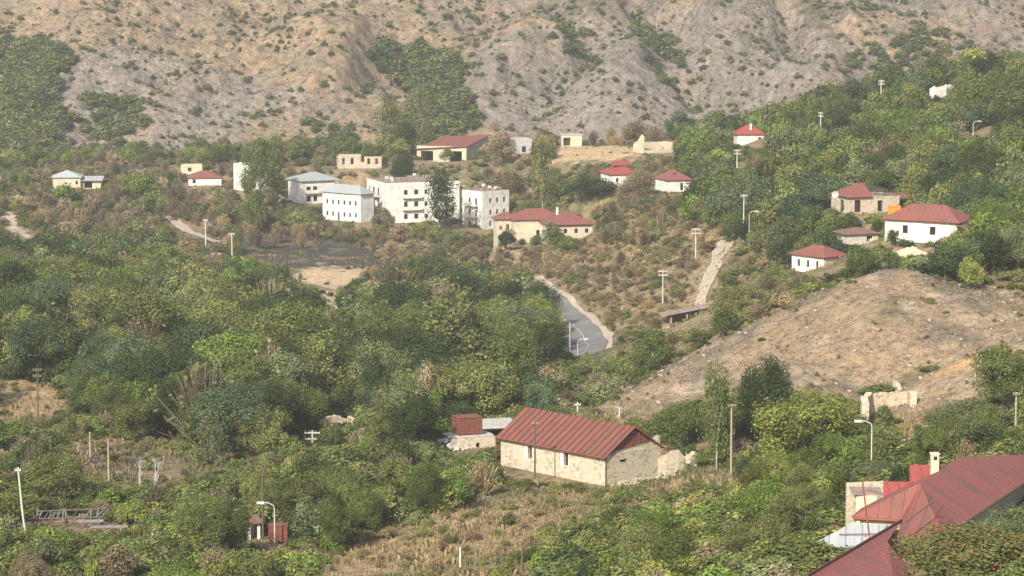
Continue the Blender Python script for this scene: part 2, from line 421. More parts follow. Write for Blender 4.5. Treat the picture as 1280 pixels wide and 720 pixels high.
def setcol(C, mask, c, k=1.0):
    mask = mask[..., None] * k
    return C * (1 - mask) + np.array(c) * mask
def ground_colour(x, y, z):
    px, py, _ = project(x, y, z)
    px = px + 10 * (fbm(x / 3.5, y / 6, 41, 3) - .5) * 2; py = py + 6 * (fbm(x / 3.5, y / 6, 52, 3) - .5) * 2
    a = fbm(x / 9, y / 12, 61); b = fbm(x / 2.6, y / 3.5, 62, 3)
    C = np.zeros(x.shape + (3,)); C[:] = (.22, .165, .105)
    C = setcol(C, smooth(.42, .62, a), (.12, .12, .06))
    C = setcol(C, smooth(.5, .75, b), (.30, .225, .13), .7)
    near = y < 930
    C = setcol(C, (inpoly(px, py, P_DRY) & near) * 1.0, (.29, .22, .14), .7)
    C = setcol(C, (inpoly(px, py, P_SLOPE) & (y < 345)) * 1.0, (.27, .20, .115), .75)
    md = inpoly(px, py, MOUND) & (y < 425) & (y > 310)
    mc = fbm(x / 5, y / 9, 71)
    C = setcol(C, md * 1.0, (.25, .185, .118))
    C = setcol(C, md * smooth(.5, .66, mc), (.16, .130, .098))
    C = setcol(C, md * smooth(.55, .7, fbm(x / 3, y / 5, 73)), (.34, .275, .20), .7)
    C = setcol(C, md * smooth(.62, .7, fbm(x / 8, y / 10, 74)), (.12, .11, .055), .5)
    C = setcol(C, (inpoly(px, py, P_RD) & (y < 400)) * smooth(.35, .6, a), (.50, .31, .13), .7)
    for p, c in ((P_SAND, (.55, .41, .26)), (P_SAND2, (.55, .40, .25)), (P_CLEAR, (.20, .155, .105)), (P_STRAW, (.40, .29, .17)),
                 (P_BANK, (.52, .42, .32)), (P_PLAT, (.46, .34, .20))):
        C = setcol(C, (inpoly(px, py, p) & near) * 1.0, c, .85)
    for p in P_BURN: C = setcol(C, (inpoly(px, py, p) & near) * smooth(.30, .44, b), (.05, .047, .045), .9)
    return C
def hill_colour(x, y, z):
    px, py, _ = project(x, y, z)
    C = np.zeros(x.shape + (3,)); C[:] = (.25, .20, .165)
    a = fbm(x / 22, y / 22, 81, 5); b = fbm(x / 6, y / 6, 82, 5); c = fbm(x / 2.2, y / 2.2, 83, 3)
    side = smooth(480, 760, px + 140 * (a - .5)) 
    straw = smooth(.40, .56, a + .20 * (1 - side) - .10 * side + .28 * (b - .5))
    C = setcol(C, straw, (.37, .275, .17))
    C = setcol(C, smooth(.50, .62, b) * (1 - .6 * straw), (.27, .245, .225), .8)       # grey rock
    C = setcol(C, smooth(.60, .74, fbm(x / 9, y / 5, 84)) , (.33, .22, .17), .6)       # reddish soil
    C = setcol(C, smooth(.52, .64, fbm(x / 14, y / 11, 85)) * (.4 + .6 * side), (.135, .13, .09), .8)
    C = setcol(C, smooth(.56, .72, c), (.36, .30, .235), .5) * np.array([.88, .86, .85])
    C = setcol(C, smooth(.60, .72, 1 - c), (.16, .145, .115), .5)
    C = setcol(C, smooth(.5, .62, fbm(x / 1.5, y / 1.5, 88, 2)), (.17, .155, .12), .45)
    for p in ([(600,50),(780,20),(960,0),(1060,60),(960,150),(760,170),(590,150),(560,120)], [(60,95),(180,60),(300,90),(380,110),(330,150),(250,200),(20,200)], [(700,80),(640,110),(600,150),(680,160),(760,120)], [(60,60),(200,60),(180,110),(70,170)], [(250,115),(320,90),(300,180),(180,190)]):
        C = setcol(C, inpoly(px + 30 * (b - .5), py + 30 * (a - .5), p) * 1.0, (.25, .225, .205), .5)
    return C
def grid_mesh(name, xs, ys, material, colour):
    X, Y = np.meshgrid(xs, ys); Z = terrain(X, Y)
    nx, ny = len(xs), len(ys)
    me = bpy.data.meshes.new(name)
    V = np.stack([X, Y, Z], -1).reshape(-1, 3)
    i = np.arange(nx * (ny - 1)).reshape(ny - 1, nx)[:, :-1].ravel()
    Fc = np.stack([i, i + 1, i + nx + 1, i + nx], 1)
    fill(me, V, Fc)
    C = colour(X, Y, Z).reshape(-1, 3)
    at = me.color_attributes.new('col', 'FLOAT_COLOR', 'POINT')
    at.data.foreach_set('color', np.c_[C, np.ones(len(C))].astype(np.float32).ravel())
    me.polygons.foreach_set('use_smooth', np.ones(len(Fc), bool)); me.update()
    me.materials.append(material)
    o = bpy.data.objects.new(name, me); COL.objects.link(o); return o
def fill(me, V, Fc):
    V = np.asarray(V, np.float32); k = Fc.shape[1]
    me.vertices.add(len(V)); me.vertices.foreach_set('co', V.ravel())
    me.loops.add(Fc.size); me.loops.foreach_set('vertex_index', Fc.astype(np.int32).ravel())
    me.polygons.add(len(Fc)); me.polygons.foreach_set('loop_start', np.arange(0, Fc.size, k, dtype=np.int32))
    me.polygons.foreach_set('loop_total', np.full(len(Fc), k, np.int32)); me.update(calc_edges=True)
def ground_material(name, s1, s2, bd):
    m, t, b = mat(name)
    a = N(t, 'ShaderNodeAttribute', attribute_name='col').outputs[0]
    o = objco(t)
    n1 = noise(t, s1, 6, o, .7); n2 = noise(t, s2, 4, o, .7)
    c = mixc(t, 1.0, a, ramp(t, n1, [(.34, (.50, .48, .46)), (.5, (1, 1, 1)), (.68, (1.4, 1.36, 1.3))]), 'MULTIPLY')
    c = mixc(t, 1.0, c, ramp(t, n2, [(.35, (.7, .7, .7)), (.6, (1.15, 1.15, 1.15))]), 'MULTIPLY')
    t.links.new(c, b.inputs['Base Color']); b.inputs['Roughness'].default_value = 1
    bump(t, b, n1, 1.0, bd); return m
M_GROUND = ground_material('earth', .9, 4, .35); M_HILL = ground_material('rocky_hillside', .38, 1.3, 2.0)
def axis(a, b, fine, lo, hi, n=14):
    f = np.arange(a, b + .01, fine)
    l = a - (a - lo) * (np.linspace(1, 0, n, endpoint=False) ** 1.7); r = b + (hi - b) * (np.linspace(0, 1, n + 1)[1:] ** 1.7)
    return np.r_[l, f, r]
g = grid_mesh('ground', axis(-150, 150, 1.2, -1500, 1500), np.r_[np.linspace(-200, 110, 16)[:-1], np.arange(110, 560, 1.3), np.arange(560, 961, 1.7)], M_GROUND, ground_colour)
tag(g, kind='structure')
ysh = np.r_[g.data.vertices[len(g.data.vertices) - 1].co.y, np.arange(963, 1135, 1.25), np.linspace(1136, 2100, 60)]
g = grid_mesh('hillside', axis(-215, 215, 1.35, -1500, 1500), ysh, M_HILL, hill_colour)
tag(g, kind='structure')

# ------------------------------------------------------------------ roads
def ribbon(name, pts, width, material, lift, seg=1.2, across=7, wobble=0):
    P = [np.array(p[:2]) for p in pts]; Q = [P[0]]
    for a, b in zip(P[:-1], P[1:]):
        n = max(1, int(np.hypot(*(b - a)) / seg))
        for i in range(1, n + 1): Q.append(a + (b - a) * i / n)
    Q = np.array(Q)
    for _ in range(12): Q[1:-1] = (Q[:-2] + Q[1:-1] * 2 + Q[2:]) / 4
    T = np.gradient(Q, axis=0); T /= np.linalg.norm(T, axis=1)[:, None]; Nn = np.c_[-T[:, 1], T[:, 0]]
    s = np.linspace(-.5, .5, across); V = []
    zc = gz(Q[:, 0], Q[:, 1])
    for k in range(len(Q)):
        wd = width * (1 + wobble * (vnoise(k * .2, 0, 5) - .5))
        for u in s:
            p = Q[k] + Nn[k] * wd * u
            V.append((p[0], p[1], float(gz(p[0], p[1])) + lift))
    V = np.array(V); n = across
    i = np.arange((len(Q) - 1) * n).reshape(-1, n)[:, :-1].ravel()
    me = bpy.data.meshes.new(name); fill(me, V, np.stack([i, i + 1, i + n + 1, i + n], 1)); me.materials.append(material)
    o = bpy.data.objects.new(name, me); COL.objects.link(o); return tag(o, kind='structure'), Q, Nn
M_ASPH = plain('asphalt', (.21, .20, .195), .3, .35, c2=(.135, .13, .128))
M_TRACK = plain('pale_dirt', (.46, .385, .30), .3, .8)
M_SHOULD = plain('dusty_shoulder', (.47, .39, .30), .3, 1)
road_px = [(648,350,612),(660,362,598),(680,377,580),(705,394,557),(727,414,530),(738,434,508),(728,446,490),(695,462,470),(635,482,446)]
RP = [near_D(a, b, d) for a, b, d in road_px]
ROADPTS = RP
ribbon('road_shoulder', RP, 9.6, M_SHOULD, .22, wobble=.25)
road, RQ, RN = ribbon('road', RP, 6.8, M_ASPH, .36)
ribbon('road_marking', [tuple(q) for q in RQ if q[1] > 487], .12, M_CONC, .40, across=2)
T1 = [hit(*q) for q in P_TRACK1]; ribbon('dirt_track', T1, 3.6, M_TRACK, .2, wobble=.5)
T2 = [near_D(912,296,575), near_D(896,325,548), near_D(880,352,525), near_D(868,385,503)]
ribbon('dirt_track', T2, 3.3, M_TRACK, .2, wobble=.8)

# ------------------------------------------------------------------ buildings
def wall_x(mb, x0, x1, y, t, z0, z1, holes):       # wall along local x, outer face at y, thickness into +y; holes (a,b,c,d)
    xs = sorted({x0, x1} | {h[0] for h in holes} | {h[1] for h in holes})
    for a, b in zip(xs[:-1], xs[1:]):
        hs = sorted([(h[2], h[3]) for h in holes if h[0] < (a + b) / 2 < h[1]]); z = z0
        for c, d in hs:
            if c > z: mb.box(a, b, y, y + t, z, c)
            z = d
        if z1 > z: mb.box(a, b, y, y + t, z, z1)
def wall_y(mb, y0, y1, x, t, z0, z1, holes):
    ys = sorted({y0, y1} | {h[0] for h in holes} | {h[1] for h in holes})
    for a, b in zip(ys[:-1], ys[1:]):
        hs = sorted([(h[2], h[3]) for h in holes if h[0] < (a + b) / 2 < h[1]]); z = z0
        for c, d in hs:
            if c > z: mb.box(x, x + t, a, b, z, c)
            z = d
        if z1 > z: mb.box(x, x + t, a, b, z, z1)
def window(root, side, h, pos, t=.35, fm=None, label=None):
    a, b, c, d = h; f = MB(); k = .09; p = MB()
    if side == 'x':
        y0, y1 = pos + .08, pos + .20
        f.box(a, a + k, y0, y1, c, d); f.box(b - k, b, y0, y1, c, d); f.box(a + k, b - k, y0, y1, d - k, d); f.box(a + k, b - k, y0, y1, c, c + k)
        p.box(a + k, b - k, pos + t - .03, pos + t, c + k, d - k)
    else:
        y0, y1 = pos + .08, pos + .20
        f.box(y0, y1, a, a + k, c, d); f.box(y0, y1, b - k, b, c, d); f.box(y0, y1, a + k, b - k, d - k, d); f.box(y0, y1, a + k, b - k, c, c + k)
        p.box(pos + t - .03, pos + t, a + k, b - k, c + k, d - k)
    wn = empty_part('window', root)
    f.build('frame', fm or M_PWHITE, wn); p.build('shade_sheet', M_DARK, wn)  # no glass: matt dark sheet, interior shade put into its colour
    return wn
def empty_part(name, root):
    o = bpy.data.objects.new(name, None); COL.objects.link(o); o.parent = root; o.empty_display_size = .2; return o
def row(n, a, b, w_, z0, z1):                       # n evenly spaced openings between a and b
    s = (b - a) / n; return [(a + s * (i + .5) - w_ / 2, a + s * (i + .5) + w_ / 2, z0, z1) for i in range(n)]
def hip(root, x0, x1, y0, y1, z, rise, m, oh=.45, t=.12, ridge=None):
    x0 -= oh; x1 += oh; y0 -= oh; y1 += oh; z -= .05
    W, L = x1 - x0, y1 - y0
    if W >= L: r = (x0 + L / 2, x1 - L / 2); A = (r[0], (y0 + y1) / 2, z + rise); Bp = (r[1], (y0 + y1) / 2, z + rise)
    else: A = ((x0 + x1) / 2, y0 + W / 2, z + rise); Bp = ((x0 + x1) / 2, y1 - W / 2, z + rise)
    c = [(x0, y0, z), (x1, y0, z), (x1, y1, z), (x0, y1, z)]
    mb = MB()
    if abs(A[0] - Bp[0]) + abs(A[1] - Bp[1]) < .05:
        for i in range(4): mb.slab([c[i], c[(i + 1) % 4], A], t)
    elif W >= L:
        mb.slab([c[0], c[1], Bp, A], t); mb.slab([c[1], c[2], Bp], t); mb.slab([c[2], c[3], A, Bp], t); mb.slab([c[3], c[0], A], t)
    else:
        mb.slab([c[0], c[1], A], t); mb.slab([c[1], c[2], Bp, A], t); mb.slab([c[2], c[3], Bp], t); mb.slab([c[3], c[0], A, Bp], t)
    return mb.build('roof', m, root)
def house(key, name, label, cat, wm, front=(), left=(), right=(), t=.35, win=True, fm=None, dx=0, base=1.2):
    b = B[key]; W, L, H = b['W'], b['L'], b['H']
    root = empty(name, b['p'], R(b['h']), label, cat)
    b['root'] = root
    x0, x1 = (-W, 0) if key == 'garage' else (0, W)
    mb = MB()
    wall_x(mb, x0, x1, 0, t, -base, H, list(front)); wall_x(mb, x0, x1, L - t, t, -base, H, [])
    wall_y(mb, t, L - t, x0, t, -base, H, list(left)); wall_y(mb, t, L - t, x1 - t, t, -base, H, list(right))
    mb.build('wall', wm, root)
    fl = MB(); fl.box(x0 + t, x1 - t, t, L - t, -.1, .05); fl.build('floor', M_CONC, root)
    if win:
        for h in front: window(root, 'x', h, 0, t, fm)
        for h in left: window(root, 'y', h, x0, t, fm)
    return root

# stone house in the centre
b = B['stone']; W, L, H = b['W'], b['L'], b['H']
lw = [(6.1, 6.9, 1.45, 2.95), (12.2, 12.95, 1.45, 2.95)]
root = house('stone', 'stone_house', 'cream stone house with long red corrugated gable roof in the centre of the view', 'house', M_STONE, [(3.0, 4.2, 2.55, 2.9)], [], win=False)
for o in list(root.children):
    if o.name.startswith('wall'): bpy.data.objects.remove(o)
mb = MB(); T_ = .45
wall_x(mb, 0, W, 0, T_, -1.5, H, [(2.2, 3.4, 2.4, 2.75)]); wall_x(mb, 0, W, L - T_, T_, -1.5, H, [])
wall_y(mb, T_, L - T_, 0, T_, -1.5, H, lw); wall_y(mb, T_, L - T_, W - T_, T_, -1.5, H, [])
mb.box(W - .55, W - .02, .03, .5, H, H + 1.15)
wl = mb.build('wall', M_STONE, root)
for h in lw:
    wn = empty_part('window', root); f = MB(); a, c, d, e = h
    f.box(-.03, .3, c + .003, c + .5, d - .1, e + .1); f.box(-.03, .3, a - .12, a - .003, d - .1, e + .1); f.box(-.03, .3, a, c, e + .003, e + .13)
    f.build('frame', M_PWHITE, wn); p = MB(); p.box(.38, .42, a, c, d, e); p.build('shade_sheet', M_DARK, wn)  # dark sheet across the opening, coloured as the unlit room behind
rise = 2.75; oh = .5
MB.RIB = 1.0
mb = MB()
mb.slab([(-oh, -.35, H - .28), (-oh, L + .4, H - .28), (W / 2, L + .4, H + rise), (W / 2, -.35, H + rise)], .1)
mb.slab([(W + oh, L + .4, H - .28), (W + oh, -.35, H - .28), (W / 2, -.35, H + rise), (W / 2, L + .4, H + rise)], .1)
rf = mb.build('roof', M_RED, root); MB.RIB = 0
mb = MB(); mb.tube([(-oh - .05, -.4, H - .32), (-oh - .05, L + .4, H - .32)], .09); mb.build('gutter', M_RUST, rf)
mb = MB()                                        # boarded gable
n = 17
for i in range(n):
    xa = i * W / n; xb = xa + W / n - (.05 if i % 3 else .14); xm = (xa + xb) / 2
    zt = H + rise * (1 - abs(xm - W / 2) / (W / 2)) - .22
    zl = H + .05 + .55 * max(0, min(1, xm / W)) * 1.6
    if zt > zl + .1: mb.box(xa, xb, .06 + .03 * (i % 2), .12 + .03 * (i % 2), zl, zt)
mb.build('gable_boarding', M_RUST, root)
mb = MB(); mb.add([(0, .2, H), (W, .2, H), (W, .2, H + 1.0), (W * .5, .2, H + .75), (0, .2, H)], [(0, 1, 2, 3)])
mb.add([(0, .5, H), (W, .5, H), (W, .5, H + 1.0), (W * .5, .5, H + .75)], [(3, 2, 1, 0)]); mb.build('gable_wall', M_STONE, root)
mb = MB(); mb.tube([(-.06, -.06, H - .2), (-.06, -.06, -1)], .06); mb.build('downpipe', M_RUST, root)
mb = MB(); mb.tube([(-.5, L + .3, H - .3), (-.5, L + .3, -1)], .07); mb.build('downpipe', M_RUST, root)

def rubble_wall(name, label, pts, t, m, cat='wall', seed=1, base=1.0, step=.7, jag=.6):
    # pts: (x,y,z top) world; broken irregular top
    root = empty(name, (pts[0][0], pts[0][1], float(gz(pts[0][0], pts[0][1]))), 0, label, cat)
    o0 = Vector(root.location); rr = random.Random(seed); mb = MB()
    tops = []; P = []
    for a, b_ in zip(pts[:-1], pts[1:]):
        n = max(1, int(math.dist(a[:2], b_[:2]) / step))
        for i in range(n): P.append([a[k] + (b_[k] - a[k]) * i / n for k in range(3)])
    P.append(list(pts[-1]))
    for i in range(len(P) - 1):
        a, b_ = P[i], P[i + 1]; d = Vector((b_[0] - a[0], b_[1] - a[1], 0)).normalized(); nn = Vector((-d.y, d.x, 0)) * t / 2
        g = min(float(gz(a[0], a[1])), float(gz(b_[0], b_[1]))) - base
        za = a[2] - rr.random() * jag; zb = b_[2] - rr.random() * jag
        A = Vector((a[0], a[1], 0)); Bv = Vector((b_[0], b_[1], 0))
        V = []
        for q, z in ((A - nn, za), (Bv - nn, zb), (Bv + nn, zb - rr.random() * .2), (A + nn, za - rr.random() * .2)):
            V += [(q.x - o0.x, q.y - o0.y, g - o0.z), (q.x - o0.x, q.y - o0.y, z - o0.z)]
        mb.add(V, [(0, 2, 3, 1), (2, 4, 5, 3), (4, 6, 7, 5), (6, 0, 1, 7), (1, 3, 5, 7), (0, 6, 4, 2)])
    mb.build('masonry', m, root); return root
def stones(n, spread, r0, r1, seed, flat=.6):
    rr = random.Random(seed); mb = MB()
    for i in range(n):
        u = rr.gauss(0, spread[0]); v = rr.gauss(0, spread[1]); r = rr.uniform(r0, r1)
        h = max(0, spread[2] * math.exp(-(u / spread[0]) ** 2 * .7 - (v / spread[1]) ** 2 * .7))
        c = (u, v, h * rr.random() ** .5); V = []
        for sx in (-1, 1):
            for sy in (-1, 1):
                for sz in (-1, 1): V.append((c[0] + sx * r * rr.uniform(.5, 1), c[1] + sy * r * rr.uniform(.5, 1), c[2] + sz * r * flat * rr.uniform(.5, 1)))
        mb.add(V, [(0,1,3,2),(4,6,7,5),(0,4,5,1),(2,3,7,6),(0,2,6,4),(1,5,7,3)])
    return mb
def pile(name, label, p, n, spread, r0, r1, seed, m, cat, rz=0):
    o = stones(n, spread, r0, r1, seed).build(name, m, None, tuple(map(float, p))); o.rotation_euler = (0, 0, rz)
    return tag(o, label, cat)
# ruined annex to the right of the stone house
def wpt(px, py, D): p = at_D(px, py, D); return (p[0], p[1], p[2])
pts = [wpt(822, 571, 325.6), wpt(833, 568, 325.8), wpt(840, 561, 326), wpt(847, 560, 326.3), wpt(852, 568, 326.6), wpt(855, 586, 327)]
rubble_wall('ruined_wall', 'broken stone wall stub joined to the right end of the red roofed stone house', pts, .7, M_STONE, seed=3, jag=.3, step=.5)
rubble_wall('ruined_wall', 'pointed stump of stone wall between the stone house and the low rubble wall', [wpt(858,574,332), wpt(867,563,332.5), wpt(877,572,333)], .8, M_STONE, seed=4)
rubble_wall('ruined_wall', 'low crumbling pinkish rubble wall running right from the stone house', [wpt(874,570,334), wpt(890,577,333), wpt(901,572,332.5), wpt(907,580,332), wpt(915,586,331.5)], .8, M_STONE, seed=6, jag=.9)
pile('rubble_heap', 'heap of fallen stones at the foot of the ruined wall right of the stone house', near_D(862, 600, 333), 90, (2.6, 1.2, .9), .12, .45, 5, M_RUBBLE, 'rubble')
pile('rubble_heap', 'small spill of stones under the gable of the stone house', near_D(800, 612, 322), 60, (2.4, .7, .5), .1, .35, 8, M_STONE, 'rubble', .7)

# rusty container on a rubble hut
p = wpt(584, 541, 345)
cr = empty('shipping_container', (p[0], p[1], p[2]), R(20), 'rusty red metal container perched on stones left of the stone house', 'container')
mb = MB(); Wc, Lc, Hc = 2.9, 2.2, 2.0
c0 = MB(); c0.box(-Wc/2, Wc/2, -Lc/2, Lc/2, 0, Hc)
for i in range(12):
    x = -Wc/2 + .15 + i * (Wc - .3) / 11; c0.box(x - .05, x + .05, -Lc/2 - .05, -Lc/2 - .002, .12, Hc - .12)
c0.build('body', M_RUST, cr)
mb = MB()
for sx in (-1, 1):
    for sy in (-1, 1): mb.box(sx*(Wc/2+.01)-.07, sx*(Wc/2+.01)+.07, sy*(Lc/2+.01)-.07, sy*(Lc/2+.01)+.07, -.05, Hc+.05)
mb.build('corner_post', M_RUSTP, cr)
mb = MB(); mb.box(-Wc/2-.1, Wc/2+.1, -Lc/2-.1, Lc/2+.1, Hc+.003, Hc+.07); mb.build('lid', M_RUSTP, cr)
gb = near_D(584, 560, 345)
hr = empty('ruined_hut', (gb[0], gb[1] + 0, gb[2]), R(20), 'roofless stone hut under the rusty container with a dark doorway', 'hut')
mb = MB(); topz = p[2] - gb[2] - .1
wall_x(mb, -2.6, 3.0, -1.6, .4, -1, topz - .25, [(.5, 1.0, -.2, topz - .9)]); wall_y(mb, -1.2, 1.6, -2.6, .4, -1, topz - .5, [])
wall_y(mb, -1.2, 1.6, 2.6, .4, -1, topz - .3, []); wall_x(mb, -2.2, 2.6, 1.2, .4, -1, topz - .2, [])
mb.build('wall', M_STONE, hr)
mb = MB(); mb.box(-2.7, 2.8, -1.3, 1.7, topz - .2, topz - .02); mb.build('roof_slab', M_CONC, hr)
pile('rubble_heap', 'grey stones tumbled beside the ruined hut under the container', (gb[0] - 2.6, gb[1] - 1.4, gb[2]), 80, (1.6, 1.0, 1.2), .12, .4, 12, M_CONC, 'rubble')
p = wpt(615, 532, 352); pg = float(gz(p[0], p[1]))
r_ = empty('concrete_shed', (p[0], p[1], pg), R(15), 'low shed with flat pale concrete roof between the container and the stone house', 'shed')
zz = p[2] - pg
mb = MB(); mb.box(-2.6, 3.6, -1.6, 4.6, zz - .1, zz + .12); mb.build('roof', M_CONC, r_)
mb = MB(); wall_x(mb, -2.4, 3.4, -1.2, .3, -1, zz - .1, [(-1.8, 1.6, .0, zz - .3)]); wall_y(mb, -.9, 4.4, 3.1, .3, -1, zz - .1, []); wall_y(mb, -.9, 4.4, -2.4, .3, -1, zz - .1, []); mb.build('wall', M_CONC, r_)

# garage on the plateau
b = B['garage']; W, L, H = b['W'], b['L'], b['H']
root = house('garage', 'vehicle_garage', 'long cream garage with faded red sheet roof and two dark vehicle doorways', 'garage', M_CREAM,
             [(-14.2, -10.4, 0, 3.2), (-5.0, -1.4, 0, 3.6)], win=False)
mb = MB(); mb.slab([(-W - .6, -.7, H - .9), (.6, -.7, H + .35), (.6, L + .5, H + 2.6), (-W + 1, L + .5, H + 1.6)], .14); mb.build('roof', M_RED2, root)
mb = MB(); mb.add([(-W, .15, H - .1), (0, .15, H - .1), (0, .15, H + .25)], [(0, 1, 2)]); mb.add([(-.15, 0, H - .02), (-.15, L, H - .02), (-.15, L, H + 2.3), (-.15, 0, H + .2)], [(0, 1, 2, 3)]); mb.build('upper_wall', M_CREAM, root)
for a, c in ((-14.2, -10.4), (-5.0, -1.4)):
    mb = MB(); mb.box(a - .12, c + .12, -.06, -.003, 3.35, 3.6); mb.build('door_lintel', M_CONC, root)

def balcony(root, side, a, b_, pos, zs, depth=1.1, wm=None):
    for z in zs:
        f = MB()
        if side == 'x': f.box(a, b_, pos - depth, pos - .003, z - .12, z); f.box(a, b_, pos - depth, pos - depth + .08, z + .003, z + .85)
        else: f.box(pos - depth, pos - .003, a, b_, z - .12, z); f.box(pos - depth, pos - depth + .08, a, b_, z + .003, z + .85)
        f.build('balcony', wm or M_WHITE, root)
def topdebris(root, x0, x1, y0, y1, z, seed, n=40):
    mb = MB(); mb.box(x0, x1, y0, y1, z - .25, z); mb.build('ceiling_slab', M_DEBRIS, root)
    rr = random.Random(seed); mb = MB()
    for i in range(n):
        x = rr.uniform(x0 + .3, x1 - .3); y = rr.uniform(y0 + .3, y1 - .3); a = rr.uniform(.2, .7); h = rr.uniform(.15, .8)
        mb.box(x - a, x + a * rr.uniform(.3, 1), y - a * .7, y + a * .5, z + .004, z + h)
    mb.build('roof_rubble', M_DEBRIS, root)
    for i in range(4):
        mb = MB(); x = rr.uniform(x0 + .5, x1 - .5); y = rr.uniform(y0 + .5, y1 - .5); mb.box(x - .35, x + .35, y - .35, y + .35, z + .004, z + rr.uniform(.6, 1.1))
        mb.build('chimney_stub', M_WHITE, root)
# three storey block E
b = B['blockE']; W, L, H = b['W'], b['L'], b['H']
fl = [0.9, 3.9, 6.9]
hf = [h for z in fl for h in row(3, 1.6, W - .4, .85, z, z + 1.35)]
hl = [h for z in fl for h in ((2.2, 3.1, z - .6, z + 1.3), (4.9, 5.8, z - .6, z + 1.3), (8.2, 8.8, z, z + 1.1))]
root = house('blockE', 'apartment_block', 'white three-storey block with nine dark windows in its cream end wall and no roof', 'apartment block', M_WHITE, hf, hl, fm=M_PALEG)
balcony(root, 'y', 1.6, 6.6, 0, [z - .65 for z in fl[1:]])
topdebris(root, .1, W - .1, .1, L - .1, H, 3)
# block D
b = B['blockD']; W, L, H = b['W'], b['L'], b['H']
fl = [.9, 4.1, 7.2]
hf = [h for z in fl for h in ((4.8, 5.9, z - .7, z + 1.3), (7.6, 8.8, z - .7, z + 1.3), (10.4, 11.3, z, z + 1.2), (13.0, 14.2, z - .7, z + 1.3), (16, 17, z, z + 1.2))]
hl = [h for z in fl for h in ((1.0, 1.7, z, z + 1.1), (6.2, 8.0, z - .7, z + 1.4), (10.0, 12.2, z - .7, z + 1.4), (14.2, 15.6, z - .7, z + 1.4))]
root = house('blockD', 'apartment_block', 'long white three-storey block with burnt top and open balconies left of the tall poplar', 'apartment block', M_WHITE, hf, hl, fm=M_PALEG)
balcony(root, 'x', 4.2, 9.4, 0, [z - .75 for z in fl], 1.0); balcony(root, 'x', 12.4, 17.6, 0, [z - .75 for z in fl], 1.0)
balcony(root, 'y', 5.4, 13.2, 0, [z - .75 for z in fl], 1.2)
topdebris(root, .1, W - .1, .1, L - .1, H, 5, 70)
# block C
b = B['blockC']; W, L, H = b['W'], b['L'], b['H']
hl = [h for z in (1.0, 4.1) for h in row(6, .8, L - .6, .8, z, z + 1.3)]; hl[3] = (hl[3][0], hl[3][1], -.1, 2.2)
root = house('blockC', 'apartment_block', 'white two-storey building with blue-grey metal hip roof next to the three-storey block', 'apartment block', M_WHITE, [], hl, fm=M_PWHITE)
hip(root, 0, W, 0, L, H, 2.0, M_BLUER, .5)
# block B
b = B['blockB']; W, L, H = b['W'], b['L'], b['H']
hf = [(1.2, 2.6, .5, 2.1), (3.2, 4.5, .5, 2.1), (1.2, 2.6, 3.1, 4.6), (3.2, 4.5, 3.1, 4.6), (6.3, 7.3, .4, 2.2)]
root = house('blockB', 'apartment_block', 'two-storey cream house with grey hip roof partly rusted and an open loggia front', 'apartment block', M_WHITE, hf, [], fm=M_CREAM)
hip(root, 0, W + 1.2, 0, L, H, 2.0, M_BLUER, .7)
balcony(root, 'x', .9, 5.0, 0, [2.85], .9)
# block A
b = B['blockA']; W, L, H = b['W'], b['L'], b['H']
root = house('blockA', 'apartment_block', 'white roofless block half hidden behind the tall tree, leftmost of the pale blocks', 'apartment block', M_WHITE,
             [h for z in (1, 4) for h in row(3, .5, W - .5, .9, z, z + 1.4)], [h for z in (1, 4) for h in row(2, 1, L - 1, .7, z, z + 1.1)], fm=M_PALEG)
topdebris(root, .4, W - .4, .4, L - .4, H - .6, 9, 20)
# cream L-shaped building
b = B['cream']; W, L, H = b['W'], b['L'], b['H']
root = house('cream', 'institution_building', 'cream L-shaped building with red hip roofs at the right end of the white blocks', 'building', M_CREAM,
             row(3, 2.6, W - .1, 1.0, 2.9, 4.1), [(4, 5.2, 2.8, 4.4), (4, 5.2, .2, 2)], fm=M_PWHITE)
hip(root, 0, W, 0, L, H, 2.6, M_RED2, .8)
mb = MB(); x0, x1, y0, y1 = -6.6, .2, 9.0, 16.5
wall_x(mb, x0, x1, y0, .35, -5, H + .4, [(-1.2, -.4, 1, 3)]); wall_y(mb, y0 + .35, y1, x0, .35, -5, H + .4, []); wall_x(mb, x0, x1, y1, .35, -5, H + .4, []); mb.build('side_wing_wall', M_CREAM, root)
hip(root, x0, x1 + 5, y0, y1, H + .4, 2.3, M_RED2, .6)
mb = MB(); wall_x(mb, -10.2, -6.65, 12, .35, -6, H + .1, row(2, -10, -6.8, .9, 2.9, 4.2) + row(2, -10, -6.8, .9, .4, 1.8)); wall_y(mb, 12.35, 16, -10.2, .35, -6, H + .1, []); mb.build('far_wing_wall', M_CREAM, root)
hip(root, -10.2, -5, 12, 16.5, H + .3, 1.6, M_RED2, .5)
mb = MB(); mb.box(-1.3, -.003, 1.2, 4.6, 2.35, 2.5); mb.box(-1.3, -1.2, 1.2, 4.6, 2.503, 3.4); mb.build('balcony', M_WHITE, root)
mb = MB(); mb.box(3.0, 3.5, 6, 6.5, H + 1.4, H + 3.4); mb.build('chimney', M_WHITE, root)

